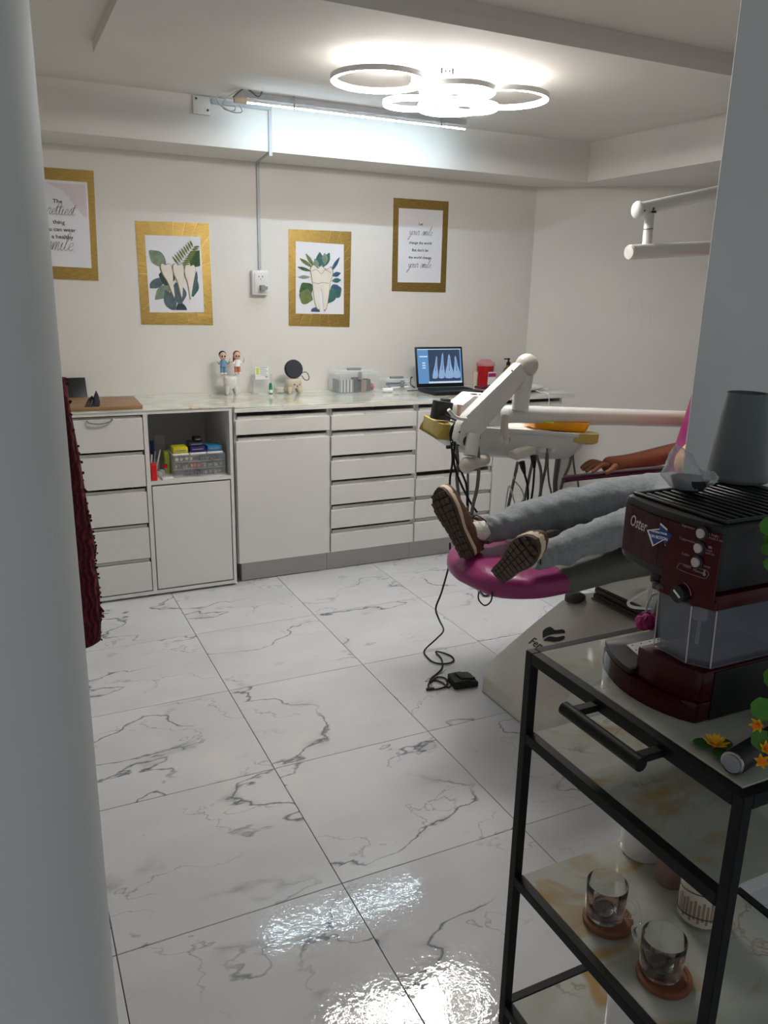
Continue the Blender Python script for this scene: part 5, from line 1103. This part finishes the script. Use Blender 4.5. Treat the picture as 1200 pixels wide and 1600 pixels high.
# top: rim and ribs
b = MB()
for k in range(13):
    x = mx + .025 + .018 * k; b.b2((x, my0 + .02, zh1 + .0002), (x + .008, my1 - .02, zh1 + .0042), bev=.001, seg=1)
b.b2((mx + .008, my0 + .008, zh1 + .0001), (mx + .018, my1 - .008, zh1 + .005), bev=.002); b.b2((mx + .018, my1 - .017, zh1 + .0001), (mb - .01, my1 - .008, zh1 + .005), bev=.002); b.b2((mx + .018, my0 + .008, zh1 + .0001), (mb - .01, my0 + .017, zh1 + .005), bev=.002)
o = b.build('warming_ribs', M['black'], mc); o['kind'] = 'stuff'
def pxhead(px, py):
    q = X(mx - .01, px, py)
    for _ in range(4): q = X(hp(q.y, q.z, .003).x, px, py)
    return q.y, q.z
# buttons
for k in range(3):
    c = hp(*pxhead(*((1098, 833), (1094, 856), (1090, 878))[k]), .0036); b = MB(); b.tube([c, c + Vector((-.002, 0, 0))], .0105, 24); rg = b.build('button_ring', M['slate'], mc)
    b = MB(); b.tube([c + Vector((-.0021, 0, 0)), c + Vector((-.0055, 0, 0))], .0072, 24); b.build('button', M['silver'], rg)
rt, upz = Vector((0.0, -1, 0)), Vector((0, 0, 1))
def mt_(nm, s, y, z, size, m='silver', par=None, shear=0.0, l=.0037, rt_=None): 
    a_, c_ = hp(y + .004, z, l), hp(y - .004, z, l); return text(nm, s, size, hp(y, z, l), c_ - a_, upz, M[m], par or mc, ext=.0001, shear=shear)
for (s, px, py, sz) in (('Espresso', 1076, 823, .0062), ('Cappuccino', 1075, 844, .0062), ('Latte', 1072, 866, .0062), ('x1 Single', 1114, 836, .005), ('x2 Hold 3 sec', 1116, 842, .005), ('Small', 1108, 860, .005), ('Hold for', 1109, 865, .005), ('Large', 1105, 885, .005), ('Auto', 1074, 885, .0062), ('Manual', 1092, 893, .0062)):
    y_, z_ = pxhead(px, py); mt_('print', s, y_, z_, sz, 'faint')
def prline(pts, r=.0004, name='print_line', m='faint', closed=False, l=.0038):
    b = MB(); P = []
    for px, py in pts:
        y_, z_ = pxhead(px, py); P.append(hp(y_, z_, l))
    b.tube(P, r, 5, 0 if closed else 3, closed=closed); b.build(name, M[m], mc)
prline([(1063, 880), (1059, 885), (1062, 890), (1098, 903), (1105, 902), (1108, 896), (1104, 891)], name='print_outline'); prline([(1063, 880), (1104, 891)], name='print_outline')
b = MB(); y_, z_ = pxhead(1101, 897); b.ball(hp(y_, z_, .004), (.0005, .003, .003)); b.ball(hp(y_, z_ + .005, .004), (.0005, .0018, .0025)); b.build('print_symbol', M['faint'], mc)
y_, z_ = pxhead(1110, 856); b = MB(); b.ball(hp(y_, z_ + .001, .004), (.0005, .004, .002)); b.build('print_symbol', M['faint'], mc)
# front lettering and arrow sticker
y_, z_ = pxhead(997, 818); text('brand_lettering', "Oster", .0275, hp(y_, z_, .0029), hp(y_ - .01, z_, 0) - hp(y_ + .01, z_, 0), upz, M['silver'], mc, ext=.0002, shear=.25, sx=.68, bold=.0003)
b = MB(); P = []
for px, py in ((1013, 829), (1031, 827), (1032, 819), (1052, 837), (1039, 853), (1037, 843), (1021, 852)):
    y_, z_ = pxhead(px, py); P.append((y_, z_))
cyq = sum(p[0] for p in P) / 7; czq = sum(p[1] for p in P) / 7
b.prism([hp(cyq + (y - cyq) * 1.12, czq + (z - czq) * 1.12, .0030) for y, z in P], (-.0003, 0, 0)); ar = b.build('arrow_sticker', M['white'], mc, smooth=False)
b = MB(); b.prism([hp(cyq + (y - cyq) * .94, czq + (z - czq) * .94, .0034) for y, z in P], (-.0003, 0, 0)); b.build('arrow_blue', M['blue'], ar, smooth=False)
for s, px, py, sz in (('CON SOLO TOCAR', 1030, 832, .0038), ('UN BOTON', 1030, 840, .0068)):
    y_, z_ = pxhead(px, py); text('sticker_lettering', s, sz, hp(y_, z_, .0039), Vector((.006, -1, .10)), upz, M['white'], ar, ext=.0001, bold=.0002)
# tank
tx0, tx1, ty0, ty1 = mx - .010, mx + .195, my0 + .004, ys - .014; tz0, tz1 = TT + .088, TT + .184
def tankring(k, z, xo=0): return [Vector((tx0 + xo + k, ty1 - k, z)), Vector((tx0 + xo + k + .0, ty0 + .030 + k, z)), Vector((tx0 + xo + .02 + k, ty0 + k, z)), Vector((tx1 - k, ty0 + k, z)), Vector((tx1 - k, ty1 - k, z))]
b = MB()
for p_, q_ in ((tankring(.0, tz0 + .002, .003)[0], tankring(0, tz1)[0]), (tankring(.0, tz0 + .002, .003)[1], tankring(0, tz1)[1]), (tankring(.0, tz0 + .002, .003)[2], tankring(0, tz1)[2])):
    b2_ = MB(); b2_.tube([p_ + Vector((-.0006, -.0006, 0)), q_ + Vector((-.0006, -.0006, 0))], .0011, 8); b2_.build('tank_edge', M['silver'], mc)
tr_ = [p_ + Vector((-.001, -.001, .002)) for p_ in tankring(.0, tz0, .003)]; b2_ = MB(); b2_.tube(tr_, .0014, 8, closed=True); b2_.build('tank_edge', M['tankc'], mc)
secs = [tankring(.004, tz0, .004), tankring(.003, tz0 + .004, .003), tankring(0, tz1), tankring(.0025, tz1), tankring(.006, tz0 + .007, .003)]; b.loft(secs); b.build('milk_tank', M['tankc'], mc, ang=20)
b = MB(); b.prism(tankring(-.001, tz1 + .0005), (0, 0, .024), bev=.003); b.build('tank_lid', M['redd'], mc)
b = MB(); b.prism([p for p in tankring(-.0015, tz1 - .020)], (0, 0, .018)); 
b.bm.free(); b = MB(); b.tube([(tx0 + .05, ty0 + .055, tz1), (tx0 + .05, ty0 + .055, tz1 - .038)], .0115, 16); b.tube([(tx0 + .05, ty0 + .055, tz1 - .03), (tx0 + .05, ty0 + .055, tz0 + .015)], .003, 10); b.build('milk_tube', M['greyw'], mc)
kc = X(tx0 - .004, 1066, 927); b = MB(); b.tube([kc + Vector((.004, 0, 0)), kc + Vector((-.011, 0, 0))], .0135, 24); kb_ = b.build('foam_knob', M['black'], mc)
b = MB(); b.box(kc + Vector((-.0118, 0, .001)), (.001, .016, .0035), Matrix.Rotation(R(30), 3, 'X'), bev=.0004); b.build('knob_pointer', M['white'], kb_)
b = MB(); b.tube([kc + Vector((-.001, .018 * math.cos(a_), .018 * math.sin(a_))) for a_ in [R(20 + 12 * k) * 1.0 + R(20) for k in range(0, 12)]], .0006, 5); b.build('knob_scale', M['faint'], kb_)
b = MB(); b.tube([(tx0 - .003, ty1 + .002, tz1 + .01), (tx0 - .012, ty1 + .004, tz1 + .012), (tx0 - .014, ty1 + .004, tz1 - .02), (tx0 - .004, ty1 + .004, tz1 - .036)], .0032, 8, 4); b.tube([(tx0 - .003, ty1 - .010, tz1 + .01), (tx0 - .012, ty1 - .008, tz1 + .012), (tx0 - .014, ty1 - .006, tz1 - .02), (tx0 - .004, ty1 + .004, tz1 - .036)], .0032, 8, 4); b.build('milk_spout', M['tankc'], mc)
# ------------------------------------------------------------------ on the machine
ZM = zh1 + .0056
p = Z(ZM, 1149, 742); cup_c = Vector((.398, -2.598, ZM)); zt_ = Y(-2.598, 1163, 612).z
q = Z(ZM, 1150, 752)
cup_c = Z(ZM, 1150, 748); H_ = Y(cup_c.y, 1163, 614).z - ZM; dist = (cup_c - CAM).dot(cf_); r0 = 45 / FOC * dist; r1 = 31 / FOC * (Vector((cup_c.x, cup_c.y, ZM + H_)) - CAM).dot(cf_)
b = MB(); b.lathe([(r0 * 1.02, 0), (r0 * 1.06, .004), (r0 * 1.04, .010), (r0 * .985, .013), (r0 * .97, .018), (r1 * 1.02, H_ - .008), (r1, H_ - .004), (r1 * 1.0, H_), (r1 * .93, H_), (r1 * .90, H_ - .012), (0, H_ - .012)], cup_c, 48); b.build('plastic_tumbler', M['gplastic'], None, 'tall smoke-grey plastic tumbler upside down on the coffee machine', 'tumbler')
bgc = Z(ZM + .001, 1076, 768)
t = thing('bagged_bowl', 'small dark bowl wrapped in a clear plastic bag on the coffee machine', 'bowl', bgc)
b = MB(); b.lathe([(.012, 0), (.024, .006), (.030, .020), (.031, .024), (.027, .022), (.0, .008)], bgc, 28); b.build('bowl', M['slate'], t)
def crumple(b, c, prof, amp, seg=28, seed=0, lean=(0, 0)):
    secs = []
    for i, (r, z) in enumerate(prof):
        sec = []
        for k in range(seg):
            a = 2 * math.pi * k / seg; n_ = mnoise.noise(Vector((math.cos(a) * 2.3 + seed, math.sin(a) * 2.3, z * 45))) ; rr_ = r * (1 + amp * n_)
            sec.append(Vector((c.x + rr_ * math.cos(a) + lean[0] * z, c.y + rr_ * math.sin(a) + lean[1] * z, c.z + z + .004 * n_)))
        secs.append(sec)
    b.loft(secs)
b = MB(); crumple(b, bgc, [(.014, .002), (.029, .008), (.034, .022), (.031, .034), (.024, .046), (.016, .058), (.010, .068), (.004, .074)], .35, seed=3, lean=(-.15, .35)); b.build('bag_wrap', M['bag'], t, ang=60)
b = MB(); crumple(b, bgc + Vector((.012, -.030, .028)), [(.004, -.012), (.012, -.004), (.013, .004), (.006, .010), (.003, .012)], .5, 16, 8); b.build('bag_knot', M['bag'], t, ang=60)
# ------------------------------------------------------------------ small things on the cart top
def flower(name, label, c, s, petm='petal', nv=Vector((0, 0, 1)), leaves=3, hc='heart', par=None):
    t = thing(name, label, 'flower', c); rotq = Vector((0, 0, 1)).rotation_difference(nv).to_matrix()
    for i, (n_, el, ln) in enumerate(((8, 30, 1.0), (8, 58, .9))):
        b = MB()
        for k in range(n_):
            a = 2 * math.pi * (k + .5 * i) / n_; e_ = R(el); d = Vector((math.cos(a) * math.cos(e_), math.sin(a) * math.cos(e_), math.sin(e_))); sdv = Vector((-math.sin(a), math.cos(a), 0)); nn = d.cross(sdv)
            P = [Vector((0, 0, 0)), d * .5 * ln + sdv * .17, d * .8 * ln + sdv * .12, d * 1.05 * ln, d * .8 * ln - sdv * .12, d * .5 * ln - sdv * .17]
            b.prism([c + rotq @ ((p + Vector((0, 0, .12))) * s) for p in P], rotq @ nn * (s * .04))
        b.build('petal_ring', M[petm], t, smooth=False)
    b = MB(); b.ball(c + rotq @ Vector((0, 0, .3 * s)), (s * .22,) * 3, 10, 8); b.build('flower_heart', M[hc], t)
    for k in range(leaves):
        a = 2.2 + k * 2.1; cc = c + rotq @ (Vector((math.cos(a) * .85, math.sin(a) * .85, .06)) * s); b = MB(); b.lathe([(0, 0), (.5 * s, .04 * s), (.62 * s, .10 * s), (.60 * s, .13 * s), (0, .05 * s)], cc, 14, sx=1.1); b.build('leaf', M['leaf2'], t)
    return t
lc = Z(TT + .001, 1117, 1172); flower('artificial_lotus', 'small yellow and orange artificial lotus with dark leaves lying on the cart top', lc + Vector((0, 0, .003)), .021)
fa = Z(TT + .019, 1146, 1191); fdir = Vector((.975, .2, 0)).normalized(); fa = Vector((fa.x, fa.y, TT + .0185))
t = thing('flashlight', 'black cylindrical flashlight lying at the near corner of the cart top', 'flashlight', (fa.x, fa.y, TT))
b = MB(); b.tube([fa, fa + fdir * .003, fa + fdir * .12], (.0172, .0172, .0172), 32); b.build('tube_body', M['black'], t)
b = MB(); b.tube([fa - fdir * .004, fa - fdir * .0002], .0165, 32); b.build('lens_rim', M['metal'], t)
b = MB(); b.tube([fa - fdir * .0055, fa - fdir * .0042], .0130, 32); b.build('lens', M['greyw'], t)
# potted flowers at the right edge
pc = Vector((.33, -2.815, TT)); 
t = thing('artificial_plant', 'artificial plant with round green leaves and yellow lilies at the right edge of the cart', 'plant', pc)
b = MB(); b.lathe([(.030, 0), (.038, .05), (.04, .052), (.034, .052), (0, .045)], pc, 24); b.build('pot', M['ceramic'], t)
rs = random.Random(3)
def leafdisc(c, r, nv, m='leaf'):
    q = Vector((0, 0, 1)).rotation_difference(Vector(nv).normalized()).to_matrix(); P = []
    for k in range(18):
        a = 2 * math.pi * k / 18; rr_ = r * (1 + .05 * math.sin(a * 7) - (.35 if k == 0 else 0)); P.append(c + q @ Vector((rr_ * math.cos(a), rr_ * math.sin(a), .12 * r * math.cos(2 * a))))
    b = MB(); b.add([c] + P + [c - q @ Vector((0, 0, .001))] + [p - q @ Vector((0, 0, .001)) for p in P], [(0, 1 + k, 1 + (k + 1) % 18) for k in range(18)] + [(19, 20 + (k + 1) % 18, 20 + k) for k in range(18)] + [(1 + k, 20 + k, 20 + (k + 1) % 18, 1 + (k + 1) % 18) for k in range(18)])
    b.build('leaf', M[m], t, ang=60)
NVV = Vector((-.6, -.6, .5))
for (px, py, r_, yy) in ((1192, 1108, .016, -2.84), (1190, 1156, .014, -2.862), (1203, 822, .014, -2.76), (1199, 858, .009, -2.76), (1204, 882, .010, -2.77), (1206, 842, .012, -2.75), (1215, 1060, .02, -2.78), (1225, 980, .02, -2.77), (1222, 930, .018, -2.77), (1230, 1110, .025, -2.8)):
    c = Y(yy, px, py); leafdisc(c, r_, NVV + Vector((rs.uniform(-.2, .2), rs.uniform(-.2, .2), rs.uniform(-.2, .2))))
b = MB()
for (px, py, yy) in ((1205, 830, -2.76), (1222, 940, -2.77), (1210, 1090, -2.79)):
    c = Y(yy, px, py); b.tube([pc + Vector((0, 0, .04)), (pc + Vector((0, 0, .05))).lerp(c, .5) + Vector((.01, 0, .01)), c], .0016, 6, 4)
b.build('stem', M['leaf2'], t)
for (px, py, yy, nv) in ((1186, 1132, -2.855, (-1, -.2, .15)), (1190, 1190, -2.874, (-.6, -.5, .5)), (1196, 1172, -2.87, (-.3, -.5, .8))):
    c = Y(yy, px, py); q = Vector((0, 0, 1)).rotation_difference(Vector(nv).normalized()).to_matrix(); b = MB()
    for k in range(6):
        a = k * math.pi / 3; d = Vector((math.cos(a) * .8, math.sin(a) * .8, .6)); sd = Vector((-math.sin(a), math.cos(a), 0))
        b.prism([c + q @ (v * .0115) for v in (Vector((0, 0, 0)), d * .55 + sd * .24, d * .95 + sd * .12, d * 1.15 + Vector((0, 0, .12)), d * .95 - sd * .12, d * .55 - sd * .24)], q @ Vector((0, 0, .0007)))
    pt = b.build('lily', M['petal'], t, smooth=False)
    b = MB(); b.tube([c, c + q @ Vector((0, 0, .014))], (.002, .0035), 8); b.build('lily_heart', M['heart'], pt)
# magenta rose with straw behind the machine
p = X(.40, 1018, 985); rc = Z(TT + .016, 1019, 979); rc = Vector((rc.x - .004, rc.y + .004, TT + .024))
t = thing('fabric_rose', 'magenta felt rose with straw stems on the far side of the coffee machine', 'flower', (rc.x, rc.y, TT))
b = MB()
for k in range(7):
    a = k * .9; d = Vector((math.cos(a), math.sin(a) * .9, .3 * math.sin(a * 2))); crumple(b, rc + d * .012, [(.003, -.013), (.013, -.008), (.016, .002), (.012, .011), (.003, .015)], .6, 16, k * 1.7)
b.build('rose_petals', M['rose'], t)
b = MB()
for k in range(7): b.tube([rc + Vector((.004, .0, .008)), rc + Vector((.016 + .002 * k, .004 - .002 * k, .035)), rc + Vector((.026 + .004 * k, .004 - .003 * k, .062 + .002 * k))], .0011, 5, 3)
b.build('straw_stems', M['stem'], t)
b = MB(); b.ball(rc + Vector((.012, -.010, -.008)), (.009, .009, .009)); b.ball(rc + Vector((.0, -.014, -.013)), (.009, .006, .0048)); b.build('white_bud', M['white'], t)
b = MB(); b.tube([rc + Vector((.002, .012, .0)), rc + Vector((.0, .012, .03)), rc + Vector((.01, .012, .05)), rc + Vector((.025, .01, .053))], .0022, 8, 5); b.build('wire_hoop', M['cable'], t)
# ------------------------------------------------------------------ third shelf
S3 = SH[2] - .0008
def mug(c, ang, lab):
    cs = thing('round_coaster', lab[0], 'coaster', c)
    b = MB(); b.lathe([(.043, 0), (.046, .002), (.046, .010), (.044, .0115), (.039, .0115), (.038, .009), (0, .009)], c, 40); b.build('disc', M['coaster'], cs)
    m0 = c + Vector((0, 0, .0105)) + Vector((-.004, .006, 0)); g = thing('glass_mug', lab[1], 'mug', m0)
    b = MB(); b.lathe([(.0, 0), (.029, 0), (.033, .004), (.036, .012), (.0375, .072), (.0365, .0735), (.0352, .072), (.0335, .014), (.028, .009), (.0, .008)], m0, 48); b.build('glass_body', M['glass'], g, ang=50)
    d = Vector((math.cos(ang), math.sin(ang), 0)); b = MB(); b.tube([m0 + d * .036 + Vector((0, 0, .060)), m0 + d * .052 + Vector((0, 0, .058)), m0 + d * .060 + Vector((0, 0, .042)), m0 + d * .052 + Vector((0, 0, .026)), m0 + d * .0355 + Vector((0, 0, .022))], .0042, 10, 5); b.build('handle', M['glass'], g)
    b = MB(); b.tube([m0 + Vector((.018 * math.cos(a), .018 * math.sin(a), .0092)) for a in [k * math.pi / 8 for k in range(16)]], .0008, 6, closed=True)
    for k in range(3): b.box(m0 + Vector((-.004 + .004 * k, 0, .0095)), (.0012, .010, .0006), Matrix.Rotation(.6 * (-1) ** k, 3, 'Z'))
    b.build('base_mark', M['plastic'], g)
m1 = Z(S3 + .012, 950, 1432); m2 = Z(S3 + .012, 1038, 1520)
mug(Vector((m1.x, m1.y, S3 + .0005)), R(-62), ('round brown wooden coaster farther from the near leg of the cart', 'clear glass mug farther back on the third shelf, handle toward the other mug'))
mug(Vector((m2.x, m2.y, S3 + .0005)), R(100), ('round brown wooden coaster nearest the near leg of the cart', 'clear glass mug standing nearest the near leg of the cart'))
c = Vector((.408, -2.462, S3 + .0005)); b = MB(); b.lathe([(.044, 0), (.046, .004), (.046, .125), (.044, .128), (.0, .128)], c, 40); b.build('white_canister', M['ceramic'], None, 'plain white canister at the back of the third cart shelf', 'canister')
c = Vector((.395, -2.555, S3 + .0005)); b = MB(); b.lathe([(.028, 0), (.030, .003), (.032, .075), (.030, .077), (.028, .070), (0, .07)], c, 32); b.build('pink_tumbler', M['pink'], None, 'dusty pink cup between the white canister and the label-wrapped jar', 'cup')
c = Vector((.374, -2.650, S3 + .0005)); t = thing('wafer_jar', 'clear jar wrapped in a cream label showing wafer sticks on the third cart shelf', 'jar', c)
b = MB(); b.lathe([(.036, 0), (.041, .004), (.041, .105), (.036, .112), (.036, .12), (0, .12)], c, 40); b.build('jar', M['clearp'], t)
b = MB(); b.lathe([(.0395, .006), (.0395, .103)], c, 40); lb_ = b.build('label_wrap', M['tooth'], t)
b = MB()
for k in range(11):
    a = R(150 + 11 * k); b.box(c + Vector((.0400 * math.cos(a), .0400 * math.sin(a), .034 + .006 * (k % 2))), (.0014, .0042, .04), Matrix.Rotation(a, 3, 'Z'))
o = b.build('printed_sticks', M['wood'], lb_, smooth=False); o['kind'] = 'stuff'
for z_ in (.022, .072):
    b = MB(); b.tube([c + Vector((.0413 * math.cos(2 * math.pi * k / 32), .0413 * math.sin(2 * math.pi * k / 32), z_ + .004 * math.sin(4 * math.pi * k / 32))) for k in range(32)], .0008, 6, closed=True); b.build('jar_band', M['slate'], t)
b = MB()
for k in range(6):
    for j in range(5):
        a = R(265 + 6 * j); b.box(c + Vector((.0402 * math.cos(a), .0402 * math.sin(a), .03 + .006 * k)), (.0008, .0036, .0018), Matrix.Rotation(a, 3, 'Z'))
o = b.build('printed_text_block', M['greyw'], lb_, smooth=False); o['kind'] = 'stuff'
c = Vector((.30, -2.60, SH[3] - .0007)); b = MB(); b.lathe([(.055, 0), (.058, .006), (.058, .13), (.05, .14), (0, .14)], c, 36); b.build('white_tub', M['ceramic'], None, 'white tub on the bottom shelf of the cart', 'tub')

# ================================================================== RED KNIT BEHIND THE WALL END
yk = -1.95
t = thing('red_knit_scarf', 'dark red chunky knit garment hanging behind the rounded wall end', 'garment', Y(yk, 150, 1003))
edge = [(104, 590), (110, 640), (122, 700), (132, 760), (142, 820), (151, 862), (147, 870), (153, 900), (156, 925), (157, 950), (160, 952), (158, 975), (158, 998), (148, 1005)]
secs = []
for i, (px, py) in enumerate(edge):
    p = Y(yk, px, py); wd = .09 + .05 * i / len(edge); sec = []
    for k in range(20):
        a = 2 * math.pi * k / 20; n_ = mnoise.noise(Vector((math.cos(a) * 2, math.sin(a) * 2, p.z * 7))); sec.append(Vector((p.x - wd / 2 + wd / 2 * math.cos(a) * (1 + .0 * n_), yk + .03 * math.sin(a) * (1 + .5 * n_), p.z)))
    secs.append(sec)
b = MB(); b.loft(secs); o = b.build('knit_sleeve', M['wool'], t)
b = MB(); rs = random.Random(5)
for i in range(150):
    k = rs.random() * (len(edge) - 1); j = int(k); f_ = k - j; px = edge[j][0] * (1 - f_) + edge[j + 1][0] * f_; py = edge[j][1] * (1 - f_) + edge[j + 1][1] * f_
    p = Y(yk, px, py); b.ball(p + Vector((rs.uniform(-.004, .002), rs.uniform(-.012, .012), 0)), rs.uniform(.0015, .003), 6, 5)
o = b.build('wool_loops', M['wool'], t); o['kind'] = 'stuff'
hk = Y(yk, 104, 590) + Vector((-.10, 0, .06)); b = MB(); b.tube([hk + Vector((0, -.6, .02)), hk + Vector((0, -.03, .02)), hk + Vector((0, -.0, .04))], .006, 8, 3); b.tube([hk + Vector((0, 0, .04)), hk + Vector((0, .0, -.10))], .012, 8); b.build('coat_hook', M['metal'], None, 'metal hook behind the wall end holding the red knit garment', 'hook')
